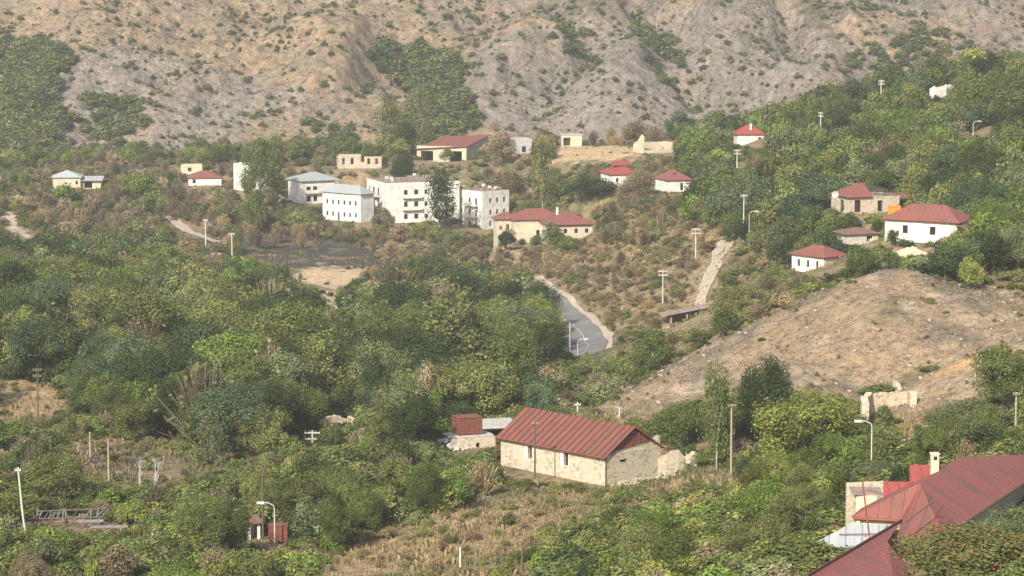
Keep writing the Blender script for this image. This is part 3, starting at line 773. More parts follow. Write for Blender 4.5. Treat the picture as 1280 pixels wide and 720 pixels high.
def cottage(key, label, wm, rm, rise, front=(), left=(), name='village_house', cat='house', oh=.5, fm=None, base=1.2):
    b = B[key]; root = house(key, name, label, cat, wm, front, left, fm=fm, base=base)
    r = hip(root, 0, b['W'], 0, b['L'], b['H'], rise, rm, oh)
    return root, r
r1, rf = cottage('h938', 'small white house with bright red hip roof on the skyline of the wooded ridge', M_WHITE, M_REDB, 2.4, [(5.6, 6.6, .3, 2.4)], [])
mb = MB(); mb.box(3.6, 4.1, 1.2, 1.7, 4.2, 5.9); mb.build('chimney', M_WHITE, rf)
r1, rf = cottage('h840', 'small cream house with dull red hip roof above the bushy slope', M_WHITE, M_RED2, 2.2, [(3.2, 4.1, .2, 2.1)], [(3, 3.8, .9, 2)])
mb = MB(); mb.box(2.0, 2.8, 1.6, 2.3, 3.5, 4.4); mb.build('dormer', M_DARK, rf)
r1, rf = cottage('h770', 'red roofed house peeping over the large dark round tree', M_WHITE, M_REDB, 2.1, [(1.2, 2, .9, 2.1)], [])
mb = MB(); mb.slab([(1.2, 2.6, 5.0), (6.2, 2.6, 5.0), (6.2, 5.2, 5.9), (1.2, 5.2, 5.9)], .1); mb.box(2.8, 3.9, 2.5, 2.9, 4.1, 4.85); mb.build('upper_roof', M_REDB, rf)
# house with collapsed roof
b = B['h1085']; W, L, H = b['W'], b['L'], b['H']
root = house('h1085', 'village_house', 'half collapsed house with red roof on its left and bare rafters on its right', 'house', M_STONE, [(1.0, 2.2, .2, 2.4), (5.6, 6.6, .2, 2.2)], [(2.5, 3.8, .3, 2.3)], fm=M_WOOD)
mb = MB(); z = H - .05
mb.slab([(-.5, -.5, z), (4.4, -.5, z), (4.6, L/2, z + 2.1), (3.2, L/2, z + 2.1)], .12); mb.slab([(-.5, L + .5, z), (-.5, -.5, z), (3.2, L/2, z + 2.1)], .12)
mb.slab([(6, L + .5, z), (-.5, L + .5, z), (3.2, L/2, z + 2.1), (5, L/2, z + 2.1)], .12); mb.build('roof', M_RED2, root)
mb = MB()
for i in range(8):
    x = 4.6 + i * .62; zr = 2.0 - i * .18
    mb.tube([(x, -.1, z), (x + .1, L / 2, z + zr)], .07, n=4); mb.tube([(x, L, z), (x + .1, L / 2, z + zr)], .07, n=4)
mb.tube([(4.4, L / 2, z + 2.05), (9.6, L / 2, z + .7)], .09, n=4); mb.tube([(4.4, -.1, z + .5), (9.6, -.1, z + .1)], .07, n=4); mb.build('rafters', M_WOOD, root)
mb = MB(); wall_x(mb, W + .3, W + 6.0, 1.4, .3, -1.2, 2.3, [(W + .6, W + 2.6, 0, 1.9)]); wall_y(mb, 1.7, 5.2, W + 5.7, .3, -1.2, 2.3, []); mb.build('annex_wall', M_CREAM, root)
mb = MB(); mb.slab([(W - .5, .9, 2.35), (W + 6.4, .9, 2.35), (W + 6.3, 5.4, 3.0), (W - .5, 5.4, 3.0)], .1); mb.build('annex_roof', M_BROWNR, root)
p = at_D(1044, 243, 519)
d = empty('satellite_dish', tuple(p), R(-10), 'white round satellite dish on a pole beside the half collapsed house', 'satellite dish')
mb = MB(); V = [(0, -.02, 0)]; 
for k in range(16): t = 2 * math.pi * k / 16; V.append((.62 * math.cos(t), -.28, .62 * math.sin(t)))
mb.add(V, [(0, 1 + k, 1 + (k + 1) % 16) for k in range(16)]); mb.add([(x, y + .05, z) for x, y, z in V], [(0, 1 + (k + 1) % 16, 1 + k) for k in range(16)]); mb.build('dish', M_LAMP, d)
gd = float(gz(p[0], p[1] + .3)); mb = MB(); mb.tube([(0, .1, 0), (0, .3, gd - p[2] - .3)], .05); mb.tube([(0, 0, 0), (0, -.7, .1)], .02); mb.build('mast', M_WOOD, d)
p = near_D(1120, 274, 512)
c = empty('storage_box', tuple(p), R(15), 'bright orange metal box at the right end of the half collapsed house', 'box')
mb = MB(); mb.box(-1.0, 1.0, -.6, .6, -.2, 1.5); mb.build('body', M_ORANGE, c); mb = MB(); mb.box(-1.05, 1.05, -.65, .65, 1.503, 1.6); mb.build('lid', M_ORANGE, c)
# white house below the wood
root, rf = cottage('h1170', 'white house with large red hip roof against the dark wood on the right', M_WHITE, M_RED2, 2.3, [], [(8.3, 9.2, 1.3, 2.6), (3.6, 4.6, 1.3, 2.6)], oh=.6, fm=M_WOOD)
mb = MB(); mb.slab([(-.5, -3.6, 2.2), (-.5, .2, 3.2), (5.5, .2, 3.7), (5.5, -3.2, 2.6)], .1); mb.build('porch_roof', M_BROWNR, root)
mb = MB(); mb.box(-.1, .1, -3.3, -3.1, -1, 2.2); mb.box(4.9, 5.1, -3.1, -2.9, -1, 2.5); mb.build('porch_post', M_WOOD, root)
mb = MB(); mb.box(1.8, 2.4, 8.4, 9.2, 4.1, 4.9); mb.build('dormer', M_WOOD, rf)
root, rf = cottage('h1025', 'small cream cottage with brownish red hip roof above the bare mound', M_WHITE, M_RED2, 1.6, row(3, .3, 5, .6, .9, 2.0), row(3, .6, 7, .7, .8, 2.1), fm=M_PALEG)
root, rf = cottage('shed1075', 'low shed with rusty brown roof just above the cream cottage', M_CONC, M_BROWNR, .9, [(3.8, 5, .2, 1.5)], [], 'shed', 'shed')
root, rf = cottage('h80', 'low house with grey-blue roof and orange cream wall at the left edge of the village', M_CREAM, M_GREYR, 1.7, [(6.2, 7.0, .8, 2)], [(2, 3, .8, 2.0)])
b = B['h112']; root = house('h112', 'outbuilding', 'flat grey roofed outbuilding right of the low blue-grey house', 'outbuilding', M_CREAM, [(1.4, 3.6, .2, 1.9)], [], win=False)
mb = MB(); mb.slab([(-.5, -1, 2.4), (6.5, -1, 2.4), (6.5, 6, 3.1), (-.5, 6, 3.1)], .12); mb.build('roof', M_GREYR, root)
root = house('h238', 'village_house', 'small roofless cream house behind the low red roof left of the white blocks', 'house', M_CREAM, [(2, 3, .8, 1.9)], [], fm=M_WOOD)
root, rf = cottage('h255', 'low house with wide worn orange-red roof left of the white blocks', M_WHITE, M_RED2, 1.7, [(1, 2, .5, 1.7)], [])
root = house('r652', 'ruined_house', 'grey white ruined house between the brown round tree and the thin poplar', 'ruin', M_PALEG, [(1.6, 2.8, .3, 2.0)], [(1.5, 2.5, 1, 2.4)], fm=M_WOOD)
root = house('r713', 'ruined_house', 'small cream ruin with a large dark opening on the dry plateau', 'ruin', M_CREAM, [(.5, 2.5, .2, 2.5)], [], win=False)
mb = MB(); mb.box(-.2, 6, -.2, 4.2, 3.203, 3.35); mb.build('roof', M_CONC, root)
# ruin with gable stub
b = B['r822']; root = empty('ruined_house', b['p'], R(b['h']), 'roofless cream ruin with a pointed gable wall near the ridge', 'ruin')
mb = MB(); mb.add([(0,0,-1),(0,6,-1),(0,6,2.2),(0,3.6,3.2),(0,1.2,5.2),(0,0,4.4)], [(5,4,3,2,1,0)]); mb.add([(.4,0,-1),(.4,6,-1),(.4,6,2.2),(.4,3.6,3.2),(.4,1.2,5.2),(.4,0,4.4)], [(0,1,2,3,4,5)])
mb.add([(0,0,-1),(0,0,4.4),(.4,0,4.4),(.4,0,-1)], [(0,1,2,3)]); mb.add([(0,1.2,5.2),(.4,1.2,5.2),(.4,0,4.4),(0,0,4.4)], [(0,1,2,3)]); mb.add([(0,1.2,5.2),(0,3.6,3.2),(.4,3.6,3.2),(.4,1.2,5.2)], [(0,1,2,3)])
wall_x(mb, .4, 9.5, 5.6, .4, -1, 2.7, []); wall_x(mb, .4, 9.5, 0, .4, -1, .9, []); mb.box(9.1, 9.5, .4, 5.6, -1, 2.9); mb.build('wall', M_CREAM, root)
rubble_wall('ruined_house', 'roofless whitish walls among the trees at the top right', [wpt(1162,109,688), wpt(1168,106,688), wpt(1182,105,689), wpt(1196,104,692), wpt(1200,107,696), wpt(1165,108,696)], .6, M_WHITE, 'ruin', seed=41, jag=.9)
# arcaded ruin
b = B['r448']; W, L, H = b['W'], b['L'], b['H']
root = empty('ruined_house', b['p'], R(b['h']), 'roofless front of a cream ruin with a row of empty windows above the white blocks', 'ruin')
mb = MB(); wall_x(mb, 0, W * .52, 0, .4, -1, H, [(1.0, 1.8, 1.2, 3), (3.4, 4.2, 1.2, 3)]); wall_x(mb, W * .52, W * .6, 0, .4, -1, H * .45, []); wall_x(mb, W * .6, W, 0, .4, -1, H * .82, [(8.0, 8.8, 1.2, 2.8), (10.2, 11.0, 1.2, 2.8)])
wall_y(mb, .4, L, 0, .4, -1, H * .8, []); wall_y(mb, .4, L, W - .4, .4, -1, H * .6, []); mb.build('wall', M_STONE, root)
# shed on the slope beside the dirt track
b = B['shed858']; root = empty('stone_shed', b['p'], R(b['h']), 'dark open shed with flat grey sheet roof below the dirt track', 'shed')
mb = MB(); wall_x(mb, 0, 7, 3.6, .3, -1.5, 2, []); wall_y(mb, 0, 3.6, 6.7, .3, -1.5, 2.1, []); wall_y(mb, 0, 3.6, 0, .3, -1.5, 1.4, []); mb.box(2.8, 3.1, 0, .3, -1, 1.7); mb.box(4.4, 4.7, 0, .3, -1, 1.9); wall_x(mb, 5.2, 6.7, 0, .3, -1.5, 2.6, []); mb.build('wall', M_DEBRIS, root)
mb = MB(); mb.add([(-1.6, -.6, 1.5), (8.2, -.6, 3.2), (8.2, 3.2, 3.25), (-1.6, 3.2, 1.55)], [(0, 1, 2, 3)]); mb.add([(-1.6, -.6, 1.38), (8.2, -.6, 3.08), (8.2, 3.2, 3.13), (-1.6, 3.2, 1.43)], [(3, 2, 1, 0)]); mb.add([(-1.6, -.6, 1.5), (-1.6, -.6, 1.38), (8.2, -.6, 3.08), (8.2, -.6, 3.2)], [(0, 1, 2, 3)]); mb.build('roof', M_DEBRIS, root)
rubble_wall('retaining_wall', 'pale retaining wall under the dark open shed', [wpt(829,408,488), wpt(846,407,487)], .6, M_STONE, seed=21, jag=.2)
rubble_wall('retaining_wall', 'broken cream wall right of the dark open shed', [wpt(872,401,486), wpt(888,404,484), wpt(903,398,484), wpt(912,410,482)], .5, M_STONE, seed=22, jag=.8)
rubble_wall('retaining_wall', 'whitish stone terrace wall below the white house on the right', [wpt(1118,310,445), wpt(1140,307,444), wpt(1162,313,443)], .7, M_RUBBLE, seed=23, jag=.5)
rubble_wall('retaining_wall', 'pale stone terrace wall right of the low brown shed', [wpt(1080,301,492), wpt(1092,295,492), wpt(1102,299,491)], .7, M_STONE, seed=24, jag=.5)
# ruin on the right below the mound
a1 = [wpt(1082,503,331), wpt(1080,494,334), wpt(1087,489,337), wpt(1110,489,338), wpt(1137,487,339), wpt(1142,489,336)]
rubble_wall('ruined_wall', 'curved ruined cream stone wall with a bush inside, below the bare mound', a1, .8, M_RUBBLE, seed=31, jag=.3, step=.5)
rubble_wall('ruined_wall', 'fallen stub of pale wall behind the curved ruined wall', [wpt(1119,474,349), wpt(1127,484,347)], .6, M_RUBBLE, seed=32, jag=.5)
# hidden terrace ruin in the wood at the left
rubble_wall('ruined_wall', 'broken stone wall above dark undergrowth in the middle of the left wood', [wpt(396,522,372), wpt(412,516,374), wpt(436,519,376), wpt(460,514,375)], .8, M_RUBBLE, seed=33, jag=.6)
rubble_wall('ruined_wall', 'white and red remains of a small building left of the dirt track', [wpt(171,289,hit(171,297,500)[1]), wpt(184,290,hit(184,297,500)[1]), wpt(198,289,hit(198,297,500)[1])], .6, M_WHITE, seed=34, jag=.5)
pile('rubble_heap', 'red brick rubble under the small white wall left of the dirt track', hit(190, 298, 500), 60, (1.7, .8, .8), .15, .45, 14, M_RUST, 'rubble')
# white tank
p = hit(265, 326, 500)
c = empty('storage_tank', tuple(p), R(10), 'white rounded tank roof at the foot of the dirt track', 'tank')
mb = MB(); V = []; nseg = 10
for x in (-2.2, -1.9, 1.9, 2.2):
    r = .78 if abs(x) > 2 else 1.0
    for k in range(nseg + 1): t = math.pi * k / nseg; V.append((x, 1.15 * r * math.cos(t), .5 + 1.25 * r * math.sin(t)))
m_ = nseg + 1
mb.add(V, [(i*m_+k, (i+1)*m_+k, (i+1)*m_+k+1, i*m_+k+1) for i in range(3) for k in range(nseg)] + [tuple(range(m_ - 1, -1, -1)), tuple(range(3*m_, 4*m_))]); mb.build('shell', M_PWHITE, c)
mb = MB(); mb.box(-2.0, 2.0, -1.05, 1.05, -.6, .5); mb.build('base', M_CONC, c)

# ---- big house with red roofs, lower right
RZ, EZ = 38.95, 36.7
def q(px, py, z): return Vector(at_z(px, py, z))
P1, P2, J = q(1205, 571, RZ), q(1150, 604, RZ), q(1178, 632, 38.5)
L_, m1, m2 = q(1064, 646, EZ), q(1126, 649, EZ), q(1120, 686, 36.4)
m3 = q(1188, 690, 36.4); E2, E1 = q(1199, 657, EZ), q(1335, 566, EZ)
P0 = P1 + (P1 - P2).normalized() * .1 + (E1 - E2).normalized() * 0
pz0 = min(float(gz(35, 222)), float(gz(28, 205))) 
o_ = Vector((30, 205, float(gz(30, 205))))
hb = empty('large_house', tuple(o_), 0, 'large house with sprawling red sheet roofs at the lower right corner', 'house')
MB.RIB = 0
def loc(*ps): return [tuple(Vector(p) - o_) for p in ps]
def rpart(name, polys, m, parent=hb, t=.12):
    mb = MB()
    for poly in polys:
        n = len(poly)
        mb.slab(loc(*poly), t)
    return mb.build(name, m, parent)
far = (P1 - P2).normalized()
HP = P1 + far * 3.0 ; HE = E1 + (E1 - E2).normalized() * 1.0
# main slope towards the right, broad slope towards the viewer, hip to the left
main = rpart('main_roof', [[E2, E1, P1, P2], [L_, m1, P2], [m2, m3, E2, P2, m1]], M_RED2)
back = P1 + Vector((-3.6, 2.6, -2.4)); backL = P2 + Vector((-4.2, 2.2, -2.4))
rpart('rear_roof', [[backL, back, P1, P2], [L_, backL, P2]], M_RED2)
rpart('rear_hip', [[E1, back + Vector((2, 3, 0)), P1]], M_RED2)
nA, nB = q(1127, 651, 38.35), q(1000, 726, 38.35); nK = q(1109, 677, 37.95); nC, nD = q(1147, 722, 36.3), q(1130, 800, 36.3)
nB2 = nB + (nB - nA) * .5
near = rpart('near_roof', [[nD + (nB - nA) * .5, nD, nC, nK, nB2], [nK, nA, nB2]], M_RED2)
lft = Vector((-2.6, 1.5, -2.2))
rpart('near_roof_rear', [[nA + lft, nB2 + lft, nB2, nA]], M_RED2)
mb = MB(); mb.tube(loc(nA + Vector((0,0,.05)), nB2 + Vector((0,0,.05))), .09); mb.build('ridge_cap', M_RED, near)
mb = MB(); mb.tube(loc(E1 + Vector((0,0,-.1)), E2 + Vector((0,0,-.1))), .1); mb.build('gutter', M_WOOD, main)
strip = rpart('eave_strip', [[q(1066, 647, EZ - .05), q(1127, 650, EZ - .05), q(1128, 641, EZ + .25), q(1076, 639, EZ + .25)]], plain('orange_sheet', (.34, .12, .075), .25, 2))
def wallq(name, a, b_, m, depth=4.5, drop=.25, inset=Vector((0, 0, 0)), t=.3):
    a = a + inset - Vector((0, 0, drop)); b_ = b_ + inset - Vector((0, 0, drop)); d = (b_ - a); d.z = 0; n = Vector((-d.y, d.x, 0)).normalized() * t
    dz = Vector((0, 0, -depth)); mb = MB(); V = loc(a, b_, b_ + n, a + n, a + dz, b_ + dz, b_ + n + dz, a + n + dz)
    mb.add(V, [(0,1,2,3),(4,7,6,5),(0,4,5,1),(1,5,6,2),(2,6,7,3),(3,7,4,0)]); return mb.build(name, m, hb)
wallq('front_wall', m2, m3, M_CREAM, 5, .2, Vector((0, .6, 0)))
wallq('side_wall', m3, E2, M_PALEG, 5, .2, Vector((-.6, .2, 0)))
wallq('side_wall', E2, E1, M_PALEG, 5, .2, Vector((-.7, .4, 0)))
wallq('near_wall', nD, nC, M_CREAM, 5, .2, Vector((-.5, .3, 0)))
wallq('near_end_wall', nC, nC + Vector((-3.5, 2.0, 0)), M_CREAM, 5, .3, Vector((-.3, 0, 0)))
wallq('left_wall', L_, m1, M_CREAM, 4.5, .1, Vector((.2, .5, 0)))
wallq('left_wall', backL, L_, M_CREAM, 4.5, .2, Vector((.4, .2, 0)))
wallq('rear_wall', back, backL, M_CREAM, 4.5, .2, Vector((.2, -.3, 0)))
rpart('lower_roof', [[q(1104, 627, 36.6), q(1150, 627, 36.6), q(1150, 602, 37.6), q(1104, 602, 37.6)]], M_REDB)
rpart('lower_roof', [[q(1137, 603, 37.8), q(1176, 603, 37.8), q(1176, 581, 38.7), q(1137, 581, 38.7)]], M_REDB)
MB.RIB = 0; c1 = at_D(1168, 582, 221)
mb = MB(); a = loc(Vector(c1))[0]
mb.box(a[0]-.30, a[0]+.30, a[1]-.34, a[1]+.34, a[2]-2, a[2]+.90); ch = mb.build('chimney', M_CREAM, hb)
mb = MB(); mb.box(a[0]-.36, a[0]+.36, a[1]-.4, a[1]+.4, a[2]+.903, a[2]+1.0); mb.build('cap', M_CREAM, ch)
mb = MB(); mb.box(a[0]-.12, a[0]+.16, a[1]-.36, a[1]-.343, a[2]+.5, a[2]+.78); mb.build('flue_hole', M_DARK, ch)
# grey lean-to
lt = empty('lean_to', tuple(o_), 0, 'pale grey metal sheet lean-to roof at the left side of the large red-roofed house', 'lean-to')
rpart('roof', [[q(1012, 682, 35.6), q(1088, 684, 35.6), q(1126, 656, 36.3), q(1062, 655, 36.3)]], M_GREYR, lt, .08)
mb = MB()
for (a_, b_) in ((1016, 684), (1050, 684), (1082, 685)):
    pp = q(a_, b_, 35.5); mb.tube(loc(pp, pp - Vector((0, 0, 3.5))), .07)
mb.build('post', M_WOOD, lt)
mb = MB(); mb.tube(loc(q(1049, 668, 36.05), q(1112, 667, 36.1)), .045); mb.tube(loc(q(1082, 669, 36.05), q(1082, 684, 35.0)), .045); mb.build('rail', M_RUSTP, lt)
# yard wall with shed
yw = empty('yard_shed', tuple(o_), 0, 'cream walled yard shed with a pale blue door behind the red-roofed house', 'shed')
zt = 36.6; mb = MB()
A_, B_ = q(1058, 604, zt), q(1105, 602, zt); d = Vector((0, 0, -4.5)); tn = Vector((0, .3, 0))
def vbox(mb, a, b_, dn, tn): mb.add(loc(a, b_, b_ + tn, a + tn, a + dn, b_ + dn, b_ + tn + dn, a + tn + dn), [(0,1,2,3),(4,7,6,5),(0,4,5,1),(1,5,6,2),(2,6,7,3),(3,7,4,0)])
vbox(mb, A_, B_, d, tn); mb.build('yard_wall', M_STONE, yw); mb = MB(); C_, D_ = q(1070, 618, 36.3), q(1091, 612, 36.3); D_.y = C_.y - .6; vbox(mb, C_, D_, d, tn); mb.build('wall', M_CREAM, yw)
mb = MB(); K_ = q(1096, 613, 36.2); K_.y = D_.y + .3; vbox(mb, D_, K_, Vector((0, 0, -2.6)), Vector((0, .12, 0))); mb.build('door', M_BLUE, yw)
mb = MB(); mb.slab(loc(C_ + Vector((-.3,-.2,.05)), K_ + Vector((.2,-.2,.15)), K_ + Vector((.2, 2.2, .3)), C_ + Vector((-.3, 2.2, .2))), .07); mb.build('roof', M_DEBRIS, yw)
# pipes standing by the roof
for k, (a, b_, c_, d_, Dk, r, lb) in enumerate([(1078,600,1087,673,206,.06,'tall thin rusty pipe leaning over the grey lean-to'), (1118,660,1113,692,203,.07,'thick rusty post at the corner of the red roofs'),
    (1112,662,1117,684,203.4,.035,'thin bent rusty rod beside the thick rusty post')]):
    a3, b3 = Vector(at_D(a, b_, Dk)), Vector(at_D(c_, d_, Dk)); b3 = b3 + (b3 - a3) * .8
    e = empty('metal_post', tuple(b3), 0, lb, 'post'); mb = MB(); mb.tube([tuple(a3 - b3), (0, 0, 0)], r); mb.build('shaft', M_RUSTP, e)
a3, b3 = Vector(at_D(1132, 654, 203.5)), Vector(at_D(1168, 630, 207)); a3.z += .1; b3.z += .25
tg = MB().tube([tuple(a3 - a3), tuple(b3 - a3)], .06).build('loose_pipe', M_RUSTP, None, tuple(a3)); tag(tg, 'rusty pipe lying across the red roof', 'pipe')

# ---- small things lower left
p = near_D(305, 690, 288)
r_ = empty('garden_shed', tuple(p), R(20), 'tiny shed with a white painted wall at the foot of the dark wooden pole', 'shed')
mb = MB(); wall_y(mb, 0, 2, -.8, .12, -1, 1.7, []); wall_x(mb, -.68, 1.2, 0, .12, -1, 1.7, [(.2, .9, 0, 1.5)]); wall_x(mb, -.68, 1.2, 1.9, .12, -1, 1.7, []); mb.build('wall', M_PWHITE, r_)
mb = MB(); mb.slab([(-1.1, -.4, 1.7), (1.5, -.4, 1.75), (1.5, 2.3, 2.1), (-1.1, 2.3, 2.0)], .07); mb.build('roof', M_BROWNR, r_)
p = near_D(342, 690, 286)
r_ = empty('water_tank', tuple(p), R(15), 'rusty brown metal tank beside the white street lamp at lower left', 'tank')
mb = MB(); mb.box(-.85, .85, -.6, .6, .3, 1.9); mb.build('body', M_RUST, r_)
for sx in (-.7, .7):
    for sy in (-.45, .45): MB().box(sx-.06, sx+.06, sy-.06, sy+.06, -.5, .3).build('leg', M_RUST, r_)
mb = MB(); mb.box(-.9, .9, -.65, .65, 1.903, 1.97); mb.build('lid', M_RUSTP, r_)
# collapsed grey timber roof
p = near_D(73, 657, 292)
r_ = empty('collapsed_shed', tuple(p), R(4), 'collapsed shed of weathered grey slats and beams in the lower left bushes', 'shed')
M_SLAT = plain('silvery_timber', (.27, .25, .23), .55, 4)
mb = MB(); rr = random.Random(4)
for i in range(26):
    x = -3.6 + i * .28; mb.tube([(x, -.9 + rr.uniform(-.4, .4), 1.0 + rr.uniform(-.35, .1)), (x + rr.uniform(-.2, 1.1), 1.3 + rr.uniform(-.6, .5), 1.45 + rr.uniform(-.6, .15))], rr.uniform(.04, .09), n=4)
mb.build('slats', M_SLAT, r_)
mb = MB(); mb.tube([(-3.8, -.8, .95), (3.8, -.8, 1.05)], .09, n=4); mb.tube([(-3.2, 1.2, 1.35), (4.0, 1.2, 1.5)], .09, n=4)
for x in (-3.4, 0, 3.6): mb.tube([(x, -.7, .95), (x, -.7, -1)], .08, n=4); mb.tube([(x, 1.1, 1.35), (x, 1.1, -1)], .08, n=4)
mb.build('beams', M_WOOD, r_)
mb = MB(); mb.box(1.2, 3.9, -1.5, -1.3, .7, .95); mb.box(2.6, 6.4, -2.0, -1.75, .2, .42); mb.build('planks', M_SLAT, r_)

# ------------------------------------------------------------------ poles and lamps
INS = MB().tube([(0, 0, 0), (0, 0, .2)], .035, n=5).mesh('insulator', M_CONC)
def pole(px, yt, yb, Dh, label, kind='concrete', arms=1, lean=0, aw=1.5, side=1):
    p = near_D(px, yb, Dh); top = at_D(px, yt, p[1]); h = max(1.0, top[2] - p[2])
    nm = 'utility_pole' if kind != 'lamp' else 'street_lamp'
    cat = 'utility pole' if kind != 'lamp' else 'street lamp'
    m = {'concrete': M_POLE, 'wood': M_WOOD, 'pale': M_PWOOD, 'lamp': M_POLE}[kind]
    r = empty(nm, tuple(p), 0, label, cat, 'street lamps' if kind == 'lamp' else 'utility poles')
    base = .12 if kind != 'lamp' else .075
    k = max(1, p[1] / 480)
    MB().tube([(lean * -1, 0, -1), (lean * .3, 0, h * .5), (lean * 1, 0, h)], base * k, base * .7 * k, 7).build('shaft', m, r)
    if kind == 'lamp':
        s = side; mb = MB().tube([(0, 0, h), (.1 * s, 0, h + .35), (.6 * s, 0, h + .6), (1.1 * s, 0, h + .62)], .05 * k, n=5); mb.build('arm', M_POLE, r)
        mb = MB(); x0, x1 = sorted((1.0 * s, 1.75 * s)); mb.box(x0, x1, -.16, .16, h + .5, h + .72); mb.build('lamp_head', M_LAMP, r)
    for a in range(arms if kind != 'lamp' else 0):
        z = h - .35 - a * .75; mb = MB(); mb.box(lean - aw / 2, lean + aw / 2, -.07 - base * k, .07 - base * k, z, z + .13 * k); ar = mb.build('crossarm', M_POLE if kind == 'concrete' else M_WOOD, r)
        for u in (-.45, -.2, .2, .45):
            i_ = bpy.data.objects.new('insulator', INS); COL.objects.link(i_); i_.parent = ar; i_.location = (lean + u * aw, -base * k, z + .13 * k); i_.scale = (k, k, k)
    return r
POLES = [
 (931,243,293,560,'concrete utility pole with one crossarm near the top of the dirt track','concrete',1,0,1.4,1),
 (871,285,327,560,'concrete utility pole with two crossarms on the dry slope beside the dirt track','concrete',2,0,1.7,1),
 (830,337,387,525,'concrete utility pole with two crossarms above the open shed','concrete',2,0,1.8,1),
 (922,187,215,700,'small utility pole below the red roofed skyline house','concrete',2,0,1.7,1),
 (1101,100,120,705,'white topped utility pole standing out on the wooded ridge line','concrete',2,0,1.4,1),
 (1026,140,162,690,'pale utility pole half hidden in the ridge bushes','concrete',2,0,1.2,1),
 (685,433,458,462,'faint utility pole with double crossarms in the dark trees left of the road','concrete',2,0,3.0,1),
 (713,403,425,505,'thin white post at the left edge of the asphalt road','concrete',0,0,1,1),
 (387,538,566,352,'short pale utility pole with double crossarms in the middle of the left wood','concrete',2,0,1.9,1),
 (40,460,534,356,'tall dark wooden utility pole at the far left','wood',2,0,1.1,1),
 (105,540,580,338,'slim grey pole, left one of two at the burnt clearing','pale',0,0,1,1),
 (128,553,604,322,'slim grey pole, right one of two at the burnt clearing','pale',0,0,1,1),
 (19,584,702,276,'whitish leaning pole at the lower left edge','concrete',1,-.45,.6,1),
 (323,578,690,288,'tall dark wooden pole above the tiny white shed','wood',0,0,1,1),
 (574,684,730,262,'short white post in the grass at the bottom centre','concrete',0,0,1,1),
 (607,620,682,300,'dark wooden pole with one crossarm on the dry slope below the stone house','wood',1,0,.9,1),
 (653,684,735,258,'thin brown post at the bottom edge right of the white post','wood',0,0,1,1),
 (918,505,606,312,'tall pale wooden pole right of the ruined walls','pale',1,0,.8,1),
 (776,511,545,352,'short white pole rising behind the right half of the red roof','concrete',0,0,1,1),
 (723,503,530,362,'short white pole rising behind the ridge of the red roof','concrete',1,0,.9,1),
 (669,527,604,321,'dark forked pole close against the front of the stone house','wood',1,0,.7,1),
 (1278,490,580,285,'pale pole cut by the right edge of the view','pale',1,0,.7,1),
 (255,274,308,690,'pale pole beside the lower bend of the dirt track','concrete',1,0,1.3,1),
 (288,291,322,660,'grey pole above the white tank','concrete',1,0,1.3,1)]
for a in POLES: pole(*a[:5], kind=a[5], arms=a[6], lean=a[7], aw=a[8])
TOPS = {(a[0], a[1]): at_D(a[0], a[1] + 2, near_D(a[0], a[2], a[3])[1]) for a in POLES}
def cable(a, b_, label, sag=1.2):
    A, Bv = Vector(TOPS[a]), Vector(TOPS[b_]); mb = MB()
    mb.tube([tuple((Bv - A) * (i / 14) - Vector((0, 0, 4 * sag * (i / 14) * (1 - i / 14)))) for i in range(15)], .022, n=4)
    tag(mb.build('power_cable', M_WOOD, None, tuple(A)), label, 'cable')
cable((723,503), (776,511), 'thin cable strung between the two white poles behind the red gable roof', .5)
cable((776,511), (918,505), 'thin cable from the short white pole to the tall pale wooden pole', 1.0)
cable((830,337), (871,285), 'cable running up the dry slope between the two double crossarm poles', 1.2)
cable((871,285), (931,243), 'cable from the dry slope pole to the pole at the top of the track', 1.2)
cable((105,540), (128,553), 'short cable between the two slim grey poles at the burnt clearing', .4)
cable((922,187), (1026,140), 'cable along the bushy ridge below the skyline house', 1.5)
cable((1026,140), (1101,100), 'cable along the ridge line to the white topped pole', 1.5)
pole(655, 440, 478, 440, 'street lamp with a white head in the trees left of the curved road', 'lamp', side=1)
pole(723, 428, 452, 484, 'street lamp leaning over the asphalt at the road bend', 'lamp', side=1)
pole(938, 268, 300, 545, 'thin street lamp right of the concrete pole by the dirt track', 'lamp', side=1)
pole(1217, 155, 182, 640, 'grey curved street lamp, left one of two in the wood at upper right', 'lamp', side=1)
pole(1233, 151, 170, 650, 'small lamp head, right one of two in the wood at upper right', 'lamp', side=1)
pole(338, 636, 692, 284, 'white street lamp with its head to the left by the rusty tank', 'lamp', side=-1)
pole(1096, 534, 610, 282, 'white street lamp with its head to the left below the curved ruin', 'lamp', side=-1)

